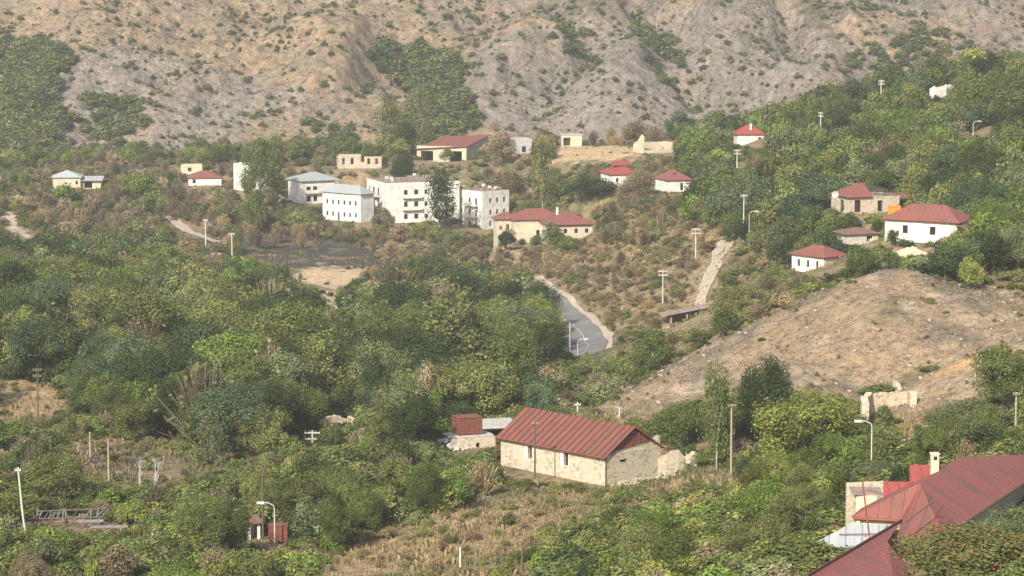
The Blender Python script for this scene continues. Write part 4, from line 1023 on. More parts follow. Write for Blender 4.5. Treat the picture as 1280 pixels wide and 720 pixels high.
# ------------------------------------------------------------------ vegetation prototypes (unit height, unit width)
def leaf_mesh(cent, nrm, size, lvv, seed, aspect=.62):
    r = np.random.default_rng(seed); n = len(cent)
    nrm = nrm / (np.linalg.norm(nrm, axis=1)[:, None] + 1e-9)
    a = np.cross(nrm, r.normal(size=(n, 3))); a /= np.linalg.norm(a, axis=1)[:, None] + 1e-9
    b = np.cross(nrm, a); s = (size * r.uniform(.6, 1.35, n))[:, None]
    V = np.stack([cent - a * s, cent - b * s * aspect + nrm * s * .18, cent + a * s, cent + b * s * aspect + nrm * s * .18], 1).reshape(-1, 3)
    Fc = np.arange(4 * n).reshape(n, 4)
    return V, Fc, lvv
def crown(seed, nl, nleaf, leaf, shape='round', lobe=(.12, .25), zlo=.03):
    r = np.random.default_rng(seed)
    C = []; 
    for k in range(nl):
        if shape == 'round':
            d = r.normal(size=3); d /= np.linalg.norm(d); d[2] = abs(d[2]) if r.random() < .5 else d[2]
            q = r.uniform(.4, 1.08) ** .6
            c = np.array([d[0] * .37 * q, d[1] * .37 * q, .47 + d[2] * (.40 if d[2] > 0 else .34) * q])
            rad = r.uniform(*lobe)
        elif shape == 'poplar':
            z = r.uniform(.12, .93); wd = .34 * math.sin(math.pi * min(1, (z * .86 + .14)) ** .8) ** .7
            t = r.uniform(0, 6.28); c = np.array([math.cos(t) * wd * r.uniform(.2, 1), math.sin(t) * wd * r.uniform(.2, 1), z]); rad = r.uniform(.09, .17)
        elif shape == 'bush':
            t = r.uniform(0, 6.28); q = r.random() ** .6
            c = np.array([math.cos(t) * .36 * q, math.sin(t) * .36 * q, .2 + .5 * (1 - q ** 2) * r.uniform(.5, 1.1)]); rad = r.uniform(.16, .3)
        C.append((c, rad, r.uniform(.68, 1.32)))
    per = nleaf // nl; cen = []; nr = []; lv = []
    for c, rad, l in C:
        d = r.normal(size=(per, 3)); d /= np.linalg.norm(d, axis=1)[:, None]
        zs = 1.25 if shape == 'poplar' else .85
        q = r.uniform(.55, 1.08, per)[:, None]
        p = c + d * np.array([1, 1, zs]) * rad * q
        cen.append(p); nr.append(d * .9 + r.normal(size=(per, 3)) * .55 + np.array([0, 0, .25])); lv.append(l * r.uniform(.7, 1.3, per))
    cen = np.concatenate(cen); nr = np.concatenate(nr); lv = np.concatenate(lv)
    k = cen[:, 2] > (zlo if shape != 'bush' else .0)
    return leaf_mesh(cen[k], nr[k], leaf, lv[k], seed + 99)
def twiggy(seed, ns, nleaf, leaf):
    r = np.random.default_rng(seed); V = []; 
    t = r.uniform(0, 6.28, ns); e = np.abs(r.normal(0, .55, ns)); L = r.uniform(.55, 1.0, ns)
    tip = np.stack([np.cos(t) * np.sin(e) * .55, np.sin(t) * np.sin(e) * .55, np.cos(e) * .95], 1) * L[:, None]
    base = r.normal(0, .05, (ns, 3)); base[:, 2] = 0
    mid0 = base * .3 + tip * r.uniform(.1, .5, ns)[:, None]
    w_ = r.normal(size=(ns, 3)); w_ /= np.linalg.norm(w_, axis=1)[:, None]; wd = .011
    st = np.stack([mid0 - w_ * wd, mid0 + w_ * wd, tip + w_ * wd * .5, tip - w_ * wd * .5], 1).reshape(-1, 3)
    cen = tip * r.uniform(.6, 1.02, (ns, 1)); cen = cen[r.integers(0, ns, nleaf)] + r.normal(0, .05, (nleaf, 3))
    V2, F2, l2 = leaf_mesh(cen, r.normal(size=(nleaf, 3)), leaf, r.uniform(.7, 1.3, nleaf), seed + 5)
    V = np.concatenate([st, V2]); Fc = np.arange(len(V)).reshape(-1, 4)
    return V, Fc, np.r_[r.uniform(.6, 1.1, ns), l2]
def proto_mesh(name, data, material):
    me = bpy.data.meshes.new(name); fill(me, data[0], data[1]); me.materials.append(material)
    a = me.attributes.new('lv', 'FLOAT', 'FACE'); a.data.foreach_set('value', data[2].astype(np.float32)); return me
def trunk_mesh(name, seed, m, pop=False, r0=.022):
    rr = random.Random(seed); mb = MB()
    top = .86 if pop else .62
    pts = [(rr.uniform(-.02, .02) * i, rr.uniform(-.02, .02) * i, -.08 + i * (top + .08) / 5) for i in range(6)]
    mb.tube(pts, r0, r0 * .35, 6)
    for k in range(9 if not pop else 12):
        z = rr.uniform(.22, top * .9); t = rr.uniform(0, 6.28); L = rr.uniform(.2, .36) * (.6 if pop else 1); up = rr.uniform(.4, .9) if not pop else rr.uniform(1.2, 2.2)
        mb.tube([(0, 0, z), (math.cos(t) * L * .5, math.sin(t) * L * .5, z + L * .4 * up), (math.cos(t) * L, math.sin(t) * L, z + L * .8 * up)], r0 * .42, r0 * .12, 4)
    return mb.mesh(name, m)
def bare_mesh(name, seed, m, depth=4):
    rr = random.Random(seed); mb = MB()
    def br(p, d, L, r, k):
        q_ = p + d * L; mid = p + d * L * .5 + Vector((rr.uniform(-1, 1), rr.uniform(-1, 1), 0)) * L * .06
        mb.tube([p, mid, q_], r, r * .6, 5 if k > 2 else 4)
        if k == 0: return
        for _ in range(3 if k > 1 else 4):
            a = Vector((rr.uniform(-1, 1), rr.uniform(-1, 1), rr.uniform(.2, 1.0))).normalized()
            br(p + d * L * rr.uniform(.55, 1), (d * 1.1 + a * .8).normalized(), L * rr.uniform(.5, .72), r * .55, k - 1)
    br(Vector((0, 0, -.05)), Vector((rr.uniform(-.1, .1), rr.uniform(-.1, .1), 1)).normalized(), .36, .030, depth)
    return mb.mesh(name, m)

NV = 6
CR = [crown(100 + i, 26, 4200, .026) for i in range(NV)]
CRS = [crown(150 + i, 20, 1300, .036) for i in range(4)]              # coarse, for the merged woodland
CRD = [crown(180 + i, 46, 15000, .0135, lobe=(.10, .19)) for i in range(3)]   # fine, for the largest trees
PO = [crown(200 + i, 34, 3600, .019, 'poplar') for i in range(3)]
BU = [crown(300 + i, 16, 2000, .042, 'bush') for i in range(5)]
BUS = [crown(350 + i, 10, 420, .075, 'bush', (.2, .32)) for i in range(4)]
BUT = [crown(370 + i, 5, 60, .19, 'bush', (.2, .34)) for i in range(4)]
TW_ = [twiggy(400 + i, 420, 520, .028) for i in range(4)]
CRM = [crown(160 + i, 24, 2200, .034) for i in range(3)]
BUM = [crown(360 + i, 14, 1250, .046, 'bush') for i in range(4)]
TWM = [twiggy(460 + i, 240, 300, .036) for i in range(3)]
TWS = [twiggy(450 + i, 90, 110, .06) for i in range(3)]
PM = dict(crown=[proto_mesh('crown', d, M_LEAF) for d in CR], fine=[proto_mesh('crown', d, M_LEAF) for d in CRD],
          poplar=[proto_mesh('crown', d, M_LEAF) for d in PO], bush=[proto_mesh('foliage', d, M_LEAF) for d in BU],
          small=[proto_mesh('foliage', d, M_LEAF) for d in BUS], twig=[proto_mesh('foliage', d, M_LEAF) for d in TW_])
TRK = [trunk_mesh('trunk', 500 + i, M_BARK) for i in range(3)]
TRKP = [trunk_mesh('trunk', 520 + i, M_PALEBARK, True, .014) for i in range(2)]
BARE = [bare_mesh('branches', 540 + i, M_PALEBARK) for i in range(2)]

# ------------------------------------------------------------------ colours of foliage
PAL = dict(
 dark=((.034, .052, .024), 'dark green'), mid=((.074, .098, .036), 'mid green'), olive=((.102, .114, .048), 'olive green'),
 yellow=((.128, .146, .046), 'yellowish green'), fresh=((.085, .125, .035), 'fresh green'), grey=((.095, .112, .062), 'grey-green'),
 bluish=((.050, .075, .046), 'deep bluish green'), brown=((.158, .134, .098), 'brown'), straw=((.235, .195, .130), 'straw coloured'),
 rust=((.170, .130, .092), 'rusty brown'), drab=((.130, .120, .090), 'drab grey-brown'))
def colour(key, v):
    c = np.array(PAL[key][0]) * v * np.array([1.52, 1.45, 1.18]); return c

# ------------------------------------------------------------------ what must stay in view: polygon in the photo and its distance
KEEP = [([(622,545),(660,505),(800,530),(830,545),(850,563),(915,583),(912,600),(860,596),(835,606),(757,606),(700,594),(640,584),(625,572)],318),([(823,556),(850,562),(915,583),(914,596),(860,594),(828,585)],324),([(760,560),(850,560),(852,600),(760,608)],324),
 ([(566,513),(602,513),(602,538),(566,538)],343),([(600,520),(640,520),(625,536),(600,536)],345),([(552,540),(600,540),(600,562),(575,566),(552,552)],341),
 ([(515,182),(555,165),(614,163),(612,182),(583,204),(517,202)],822),([(569,235),(638,235),(636,284),(604,290),(569,286)],742),
 ([(455,226),(530,226),(530,274),(483,280),(455,275)],742),([(400,236),(430,226),(458,229),(458,277),(402,268)],738),
 ([(350,222),(385,211),(418,231),(402,252),(378,255),(352,250)],770),([(287,206),(308,206),(310,238),(287,235)],780),
 ([(640,248),(680,246),(743,277),(742,297),(715,290),(690,303),(645,285)],672),([(916,152),(958,152),(954,183),(916,178)],756),
 ([(819,214),(863,213),(860,238),(833,238)],696),([(738,206),(785,205),(780,222),(738,220)],712),
 ([(1044,236),(1129,244),(1127,268),(1085,264),(1047,260)],516),([(1122,270),(1160,255),(1213,275),(1200,284),(1160,296),(1125,293)],444),
 ([(991,305),(1058,304),(1058,326),(1030,343),(994,338)],476),([(1052,290),(1100,290),(1100,303),(1054,303)],496),
 ([(56,206),(126,214),(122,233),(66,233)],798),([(225,204),(277,212),(276,230),(236,230),(225,217)],798),
 ([(642,168),(664,168),(662,188),(644,190)],816),([(700,166),(728,166),(728,182),(700,182)],826),([(798,165),(846,168),(840,190),(802,190)],796),
 ([(422,190),(475,190),(475,209),(422,209)],796),([(1160,104),(1192,104),(1184,114),(1162,120)],686),
 (P_ROADCLR,488),([(900,296),(916,298),(896,345),(880,386),(862,384),(876,345)],560),(P_SAND,630),(P_SAND2,520),(P_BANK,720),
 ([(205,264),(215,264),(276,300),(262,306),(215,280)],735),([(832,388),(885,386),(884,406),(832,410)],496),
 ([(1077,486),(1142,486),(1142,506),(1095,512),(1100,524),(1082,522)],329),([(1010,720),(1010,680),(1060,650),(1056,602),(1104,600),(1137,578),(1210,568),(1290,597),(1290,610),(1196,672),(1150,722)],182),
 ([(28,630),(118,628),(155,655),(155,662),(100,656),(28,648)],288),([(293,658),(354,658),(354,677),(293,677)],282),
 ([(170,286),(199,286),(199,297),(170,297)],655),([(250,311),(280,311),(280,328),(250,328)],618),
 ([(396,514),(462,512),(462,524),(396,526)],370),([(1118,304),(1165,304),(1165,314),(1118,314)],441),
 ([(1040,236),(1048,236),(1048,250),(1040,250)],515),([(330,306),(458,306),(474,330),(345,332)],722),
 ([(1210,148),(1240,148),(1240,168),(1210,168)],636)]
BALD = [(MOUND, 340, .9), (P_CLEAR, 325, 1.5), (P_SLOPE, 290, 1.3), (P_STRAW, 350, 1.0), (P_RD, 325, .9), (P_PLAT, 800, .8)]
for a in POLES: KEEP.append(([(a[0]-4,a[1]-2),(a[0]+4,a[1]-2),(a[0]+4,a[2]-.22*(a[2]-a[1])),(a[0]-4,a[2]-.22*(a[2]-a[1]))], a[3]-2))
for (x_, a_, b_, d_) in ((655,438,470,438),(725,426,446,482),(334,633,686,282),(1092,530,596,280)): KEEP.append(([(x_-7,a_),(x_+7,a_),(x_+7,b_),(x_-7,b_)], d_))
FOOT = [(b['c'][0], b['c'][1], .5 * math.hypot(b['W'], b['L']) * .95 + .4) for b in B.values()] + [(*near_D(a_, 0, d_)[:2], c_) for a_, d_, c_ in ((584,345,4.2),(615,353,5),(850,331,2.5),(870,341,2.5),(895,337,3),(305,289,2),(342,286,1.6),(73,292,4.5),(190,658,3),(265,622,3),(430,374,4),(1110,334,3.2),(1080,333,1.5))] + [(30, 205, 7), (35, 216, 8), (24, 190, 7), (40, 222, 8)]
FA = np.array(FOOT); RPq = np.array(RQ)
KEEPB = [(p, d, (min(a for a, _ in p), max(a for a, _ in p), min(b for _, b in p), max(b for _, b in p))) for p, d in KEEP]
def blocked(x, y, z, h, wd):
    if (np.hypot(FA[:, 0] - x, FA[:, 1] - y) < FA[:, 2] + wd * .3).any(): return True
    if np.hypot(RPq[:, 0] - x, RPq[:, 1] - y).min() < 4.6 + wd * .25: return True
    return False
def hides(x, y, z, h, wd):
    pts = [(0, h * 1.0), (-.28, h * .88), (.28, h * .88), (-.45, h * .55), (.45, h * .55), (0, h * .6), (-.3, h * .25), (.3, h * .25)]
    P = np.array([project(x + a * wd, y, z + c)[:2] for a, c in pts])
    xa, xb, ya, yb = P[:, 0].min(), P[:, 0].max(), P[:, 1].min(), P[:, 1].max()
    for poly, D, bb in KEEPB:
        if y < D + 5 and xa < bb[1] and xb > bb[0] and ya < bb[3] and yb > bb[2]:
            if inpoly(P[:, 0], P[:, 1], poly).any(): return True
            # also the polygon inside the crown box
            cx = sum(p[0] for p in poly) / len(poly); cyy = sum(p[1] for p in poly) / len(poly)
            if P[:, 0].min() < cx < P[:, 0].max() and P[:, 1].min() < cyy < P[:, 1].max(): return True
    for poly, D, mh in BALD:
        if y < D + 60 and h > mh * 1.0 and inpoly(P[:, 0], P[:, 1], poly).any(): return True
    return False

# regions, tested at crown height: (polygon, tree chance, tree height, bush chance, bush height, palette weights)
GREEN = dict(dark=3, mid=4, olive=4, grey=1.5, fresh=.8, yellow=.5, brown=.2)
REG = [
 (P_ROADCLR, 0, 0, 0, 0, GREEN), (P_SAND, 0, 0, .02, .6, GREEN), (P_SAND2, 0, 0, .02, .6, GREEN), (P_BANK, 0, 0, .05, .7, GREEN),
 (MOUND, 0, 0, .34, .48, dict(drab=4, brown=4, olive=1, straw=3)),
 (P_CLEAR, .02, 3, .42, 1.1, dict(drab=3, brown=3, olive=5, mid=2)), (P_STRAW, 0, 0, .35, .8, dict(straw=3, olive=2)),
 (P_SLOPE, 0, 0, .46, 1.05, dict(straw=3, brown=2, olive=3, yellow=1, rust=1)),
 (P_RD, 0, 0, .22, .9, dict(olive=2, straw=2, brown=1)), (P_PLAT, 0, 0, .1, .8, dict(brown=1, straw=1)),
 (P_BURN[0], .03, 3, .22, .9, dict(drab=2, brown=1, olive=.5)),
 ([(690,470),(760,450),(800,470),(760,510),(700,520)], .05, 4, .8, 2.0, dict(grey=3, olive=3, drab=2, mid=1)),
 (P_DRY, .10, 3.2, .97, 1.5, dict(brown=4, straw=6, rust=2, olive=1.5, drab=2.5, mid=.4)),
 ([(0,200),(130,188),(300,195),(420,190),(640,195),(640,240),(340,240),(330,215),(0,212)], .16, 4.5, .7, 1.9, dict(brown=4, drab=3, olive=2, mid=1, rust=1)),
 ([(0,212),(290,215),(350,250),(420,285),(620,292),(640,345),(420,352),(330,338),(250,332),(120,318),(60,316),(0,300)], .34, 4.6, .88, 2.3, dict(brown=4.5, drab=3, olive=2.5, mid=1.5, rust=2, grey=1, straw=1)),
 ([(600,150),(850,150),(850,300),(740,300),(640,245),(600,230)], .30, 5.2, .9, 2.2, dict(brown=3.6, drab=2.5, olive=2.5, mid=2.5, rust=1.2, grey=1, straw=1)),
 ([(960,305),(1060,340),(1000,372),(900,418),(860,430),(880,380),(905,330),(925,290)], .14, 4, .8, 1.8, dict(olive=4, brown=2, drab=2, mid=2, straw=1.5)),
 ([(1200,330),(1290,305),(1290,372),(1230,352)], .05, 3, .85, 1.4, dict(olive=4, mid=2, yellow=1, straw=1)),
 ([(840,90),(1290,60),(1290,320),(1180,340),(960,330),(840,300)], .85, 7, .6, 2.2, dict(dark=3, mid=4, olive=3, grey=1.2, fresh=1.6, bluish=1.5, yellow=.6, brown=.8)),
 ([(880,150),(1100,110),(1290,80),(1290,60),(840,90)], .5, 5, .6, 2, dict(olive=3, brown=2, mid=3, rust=1)),
 ([(0,296),(120,316),(330,336),(400,372),(440,346),(600,340),(700,400),(720,450),(690,500),(560,530),(440,530),(300,540),(230,520),(0,430)], .95, 8.5, .5, 2.4, dict(dark=4.2, mid=4.2, olive=3.5, grey=1.6, fresh=.6, bluish=1.2, yellow=.3, brown=.4, drab=.4)),
 ([(0,380),(240,400),(300,560),(0,570)], .55, 5.0, .75, 2.3, dict(dark=1.2, mid=3.4, olive=5, grey=1, yellow=.9, brown=1.5, drab=1.6, fresh=.6)),
 ([(250,500),(620,500),(640,560),(560,650),(420,690),(250,640)], .6, 5.2, .8, 2.4, dict(dark=2, mid=4, olive=4, grey=1.2, fresh=1, brown=.7, drab=.6)),
 ([(760,500),(1290,480),(1290,600),(1060,600),(1000,720),(640,720),(690,655),(850,600)], .38, 4.4, .95, 2.1, dict(mid=4, olive=4.5, yellow=1.6, fresh=1.4, grey=1.2, brown=.7, dark=.7)),
 ([(-50,540),(1300,540),(1300,900),(-50,900)], .30, 3.8, .98, 2.1, dict(mid=3.5, olive=4.5, yellow=1.0, fresh=1.2, grey=.8, brown=.9, dark=.6, drab=.5)),
]
DEF = (None, .5, 5, .7, 2, GREEN)
def region(px, py):
    for g in REG:
        if inpoly(np.array([px]), np.array([py]), g[0])[0]: return g
    return DEF
def pick(pal, r):
    k = list(pal); w_ = np.array([pal[q_] for q_ in k], float); return k[int(np.searchsorted(np.cumsum(w_) / w_.sum(), r))]

ITEMS = []     # dict(kind, x, y, z, h, w, key, v, proto)
def put(kind, x, y, h, wd, key, v=1.0, label=None, z=None):
    z = float(gz(x, y)) if z is None else z
    ITEMS.append(dict(kind=kind, x=float(x), y=float(y), z=z, h=h, w=wd, key=key, c=colour(key, v), label=label))
# hand placed plants: centre px, top row, base row, width px, distance, kind, colour, label
HERO = [
 (325,166,248,56,762,'tree','mid','tall dark green tree hiding the leftmost white block'),
 (318,236,290,32,720,'tree','mid','dense dark tree in front of the leftmost white block'),
 (549,207,290,46,738,'tall','dark','tall dark green poplar standing between the two three-storey white blocks'),
 (502,182,226,34,770,'tree','dark','round dark green tree directly behind the long three-storey white block'),
 (485,122,205,44,850,'tall','olive','tall pale olive poplar left of the vehicle garage'),
 (524,110,196,44,880,'tall','olive','slender tall tree right behind the round dark tree left of the garage'),
 (508,150,200,30,840,'tree','dark','small dark tree at the left end of the garage'),
 (478,258,300,30,728,'tree','drab','small sparse tree in front of the long three-storey white block'),
 (678,166,240,34,730,'thin','olive','thin pale poplar with see-through crown right of the garage'),
 (626,163,196,34,805,'tree','brown','round brown tree touching the right side of the vehicle garage'),
 (744,222,286,66,712,'tree','dark','large round very dark tree behind the cream L-shaped building'),
 (797,206,262,52,690,'tree','brown','large rounded light brown tree right of the red roof behind the dark tree'),
 (986,156,226,62,640,'tall','grey','pale grey-green tall tree right of the skyline house'),
 (1048,182,262,56,585,'tree','yellow','yellow-green tree directly behind the half collapsed house'),
 (1128,128,196,70,640,'tree','fresh','big fresh green tree on the ridge left of the roofless whitish house'),
 (1046,103,140,38,690,'tree','mid','rounded green tree on the ridge right of the pale utility pole'),
 (1012,113,150,34,700,'tree','mid','green bushy tree on the ridge left of the pale utility pole'),
 (1216,84,122,44,670,'tree','olive','olive tree partly hiding the roofless whitish house'),
 (1262,78,150,70,640,'tree','mid','large green tree at the top right edge'),
 (332,466,566,84,352,'fine','dark','very large dark green walnut-like tree in the left wood'),
 (562,372,486,112,420,'thin','olive','broad pale poplar group with white branches above the stone house'),
 (470,372,470,60,440,'fine','mid','large mid green tree left of the pale poplar group'),
 (640,400,500,80,420,'fine','mid','large green tree between the pale poplar group and the road'),
 (683,398,480,54,440,'fine','dark','dark dense tree at the left edge of the asphalt road'),
 (960,432,538,72,330,'fine','dark','tall dark green tree at the foot of the bare mound'),
 (900,452,560,44,322,'thin','mid','slender poplar left of the tall dark tree at the mound foot'),
 (1012,476,586,132,308,'fine','yellow','broad yellow-green tree below the bare mound'),
 (1212,490,566,112,296,'fine','grey','wide rounded grey-green tree right of the curved ruin'),
 (812,412,474,72,438,'tree','mid','round green tree beside the road bend'),
 (853,492,580,80,338,'fine','mid','leafy green tree right behind the stone house gable'),
 (530,572,648,64,306,'fine','fresh','bright green leafy tree left of the dry slope'),
 (603,572,646,56,308,'twigtree','straw','dry orange-brown shrub tree left of the stone house'),
 (570,590,640,40,312,'twigtree','drab','bare purple-grey shrub between bright tree and ruined hut'),
 (492,560,640,60,318,'twigtree','drab','grey leafless shrub left of the bright green tree'),
 (180,552,648,44,318,'bare','drab','bare whitish tree with forked trunks right of the burnt clearing'),
 (214,398,440,26,432,'bare','drab','small group of white bare trunks in the left wood'),
 (258,512,604,46,335,'thin','grey','slender pale tree right of the burnt clearing'),
 (420,574,640,90,308,'fine','mid','broad green tree left of the grey leafless shrub'),
 (60,560,640,90,308,'fine','olive','broad olive tree at the left above the collapsed slats'),
 (270,600,665,60,298,'twigtree','drab','grey twiggy thicket left of the tiny white shed'),
 (352,592,680,70,296,'fine','mid','dense green tree behind the rusty tank'),
 (1296,622,745,120,188,'fine','grey','dense green tree in the corner in front of the big red-roofed house'),
 (1215,648,765,195,177,'berry','olive','bush dotted with red berries in front of the big red-roofed house'),
 (1120,574,622,90,262,'fine','grey','dull grey-green round tree behind the yard shed'),
 (1020,600,668,70,252,'fine','olive','olive sunlit tree left of the yard shed'),
 (960,600,690,90,250,'fine','fresh','leafy fresh green tree left of the grey lean-to'),
 (60,290,338,50,640,'tree','bluish','dark bluish tree, left one of the dark clump above the left wood'),
 (98,286,336,44,636,'tree','bluish','dark bluish tree, middle one of the dark clump above the left wood'),
 (128,298,340,44,630,'tree','bluish','dark bluish tree, right one of the dark clump above the left wood'),
 (178,212,255,40,745,'tree','fresh','round bright green tree between the low houses at the left'),
 (82,222,258,36,770,'bushy','fresh','bright green tree in front of the low blue-grey house'),
 (1110,478,506,60,346,'bushy','mid','green thicket just behind the curved ruined wall'),
 (1109,502,526,26,331,'bushy','mid','round bush growing inside the curved ruined wall'),
 (1170,460,486,44,352,'bushy','olive','olive bush in the gully right of the curved ruin'),
 (1000,395,402,30,380,'bushy','drab','tiny drab scrub on the upper left of the mound'),
 (1168,392,416,22,372,'bushy','yellow','narrow yellowish shrub on the flank of the bare mound'),
 (1262,425,500,90,312,'fine','mid','mid green tree at the right edge above the grey-green tree'),
 (250,168,208,24,870,'thin','grey','thin grey-green tree at the left behind the low red roof'),
 (104,664,735,8,250,'sprig','yellow','bright yellow-green leafy sprig at the bottom left'),
]
for (px, yt, yb, wp, D, kind, key, lab) in HERO:
    p = near_D(px, yb, D); top = at_D(px, yt, D)
    h = max(.7, top[2] - p[2]); wd = wp * D / F * (1.5 if kind in ('tall', 'thin') else 1.12)
    put({'tree': 'tree', 'tall': 'poplar', 'thin': 'thin', 'fine': 'fine', 'bushy': 'bush', 'twigtree': 'twig', 'bare': 'bare', 'berry': 'berry', 'sprig': 'sprig'}[kind], p[0], p[1], h, wd, key, 1.0, lab)
HP_ = np.array([(i['x'], i['y'], i['w'] * .42) for i in ITEMS])

r_ = np.random.default_rng(11)
def scatter(step_fn, y0, y1, trees):
    y = y0
    while y < y1:
        st = step_fn(y); half = .185 * y + 22; n = int(2 * half / st)
        for k in range(n):
            x = -half + (k + r_.random()) * st; yy = y + (r_.random() - .5) * st
            z = float(gz(x, yy))
            up = 4.0 if trees else 1.0
            px, py, _ = project(x, yy, z + up)
            if yy > 905: continue
            g = region(px, py)
            u, v, s, cc, tt = r_.random(5)
            if trees:
                if u > g[1]: continue
                h = g[2] * (.6 + .95 * s * (.6 + .4 * v)); wd = h * (.72 + .42 * v)
            else:
                if u > g[3]: continue
                h = g[4] * (.5 + .95 * s); wd = h * (1.3 + .8 * v) * (1.25 if g[0] is P_DRY else 1)
            if (np.hypot(HP_[:, 0] - x, HP_[:, 1] - yy) < HP_[:, 2] + wd * .15).any(): continue
            key = pick(g[5], cc); ok = False
            if y > 470 and px < 700 and py < 300 and trees and key in ('dark', 'bluish') and u > .08: key = 'drab'
            for f in (1, .7, .5, .34, .22):
                if h * f < (.5 if not trees else 1.6): break
                if not blocked(x, yy, z, h * f, wd * f) and not hides(x, yy, z, h * f, wd * f): ok = True; break
            if not ok: continue
            h *= f; wd *= f
            dry = key in ('brown', 'straw', 'rust', 'drab')
            if trees: kind = 'poplar' if tt < .05 and h > 5 else ('twig' if (dry and tt < .6) or h < 2.0 and dry else 'tree')
            else: kind = 'twig' if (dry and tt < .75) else 'bush'
            if trees and h < 2.6 and kind == 'tree': kind = 'bush'
            put(kind, x, yy, h, wd, key, .62 + .75 * r_.random(), None, z)
        y += st * .8
scatter(lambda y: 5.4 if y > 560 else 5.0, 215, 900, True)
scatter(lambda y: 2.25 + .0032 * max(0, y - 300) * 1.0, 165, 905, False)

# mountain shrubs and thickets
def hill_scatter():
    FOR = [([(0,45),(40,50),(85,62),(80,95),(70,130),(95,150),(60,185),(0,195)], .95, 4.2), ([(105,118),(150,112),(185,135),(178,160),(150,185),(115,170)], .6, 3.4),
           ([(455,60),(520,52),(585,80),(575,105),(600,150),(560,190),(500,185),(520,120),(470,80)], .95, 4.5), ([(690,32),(740,40),(745,80),(700,70)], .45, 3.2),
           ([(1055,75),(1090,55),(1150,30),(1190,50),(1175,95),(1110,100),(1060,92)], .45, 3.4), ([(780,20),(850,50),(870,100),(830,110),(800,60)], .35, 3),
           ([(380,150),(440,160),(440,195),(380,190)], .5, 3.5), ([(0,185),(300,190),(640,185),(900,160),(900,190),(0,215)], .35, 3)]
    st = 2.3; y = 965
    while y < 1150:
        half = .185 * y + 15; n = int(2 * half / st)
        X = -half + (np.arange(n) + r_.random(n)) * st; Y = y + (r_.random(n) - .5) * st; Z = gz(X, Y)
        px, py, _ = project(X, Y, Z + 1)
        cl = fbm(X / 16, Y / 12, 91, 3); dg = np.full(n, 1e9)
        for pl, a_, wd_ in GULL: dg = np.minimum(dg, dist_poly(X, Y, [hxy(*q_) for q_ in pl]))
        conc = (gz(X - 5, Y) + gz(X + 5, Y) + gz(X, Y - 5) + gz(X, Y + 5)) / 4 - Z
        cl = cl + .12 * np.clip(conc, -1.2, 1.2) + .14 * np.exp(-(dg / 9) ** 2); U = r_.random(n); S = r_.random(n); Q = r_.random(n)
        chance = .20 + .68 * smooth(.45, .68, cl); hh = np.full(n, .75)
        for poly, c, h in FOR:
            m = inpoly(px + 20 * (cl - .5), py + 14 * (cl - .5), poly); chance = np.where(m, c, chance); hh = np.where(m, h, hh)
        for k in np.nonzero(U < chance)[0]:
            f = hh[k]; big = f > 1
            h = f * (.6 + .7 * S[k]) if big else .5 + 2.0 * S[k] ** 3
            if not big and Q[k] > .5 and S[k] < .85: h *= .8
            key = ('bluish' if Q[k] < .35 else 'mid' if Q[k] < .6 else 'grey' if Q[k] < .8 else 'olive') if (big or h > 1.2) else ('drab' if Q[k] < .6 else 'grey' if Q[k] < .8 else 'brown')
            put('hill', X[k], Y[k], h, h * (1.1 + .6 * Q[k]), key, .85 + .3 * r_.random(), None, float(Z[k]))
        y += st * .85
hill_scatter()

# ------------------------------------------------------------------ visible size of every plant (near to far coverage)
GW, GH = 640, 360
cov = np.zeros((GH, GW), bool)
ITEMS.sort(key=lambda i: i['y'])
for it in ITEMS:
    x0, yb, _ = project(it['x'], it['y'], it['z']); _, yt, dd = project(it['x'], it['y'], it['z'] + it['h'])
    wpx = it['w'] * F / dd; it['px'] = x0; it['py'] = (yb + yt) / 2; it['sz'] = (yb - yt)
    a0, a1 = int((x0 - wpx * .36) / 2), int((x0 + wpx * .36) / 2) + 1; b0, b1 = int(yt / 2), int(yb / 2) + 1
    a0, a1, b0, b1 = max(0, a0), min(GW, a1), max(0, b0), min(GH, b1)
    if a0 >= a1 or b0 >= b1: it['vis'] = 0; continue
    s = cov[b0:b1, a0:a1]; it['vis'] = int((~s).sum()); s[(b1 - b0) // 5:] = True
print('plants', len(ITEMS), {k: sum(i['kind'] == k for i in ITEMS) for k in {i['kind'] for i in ITEMS}})

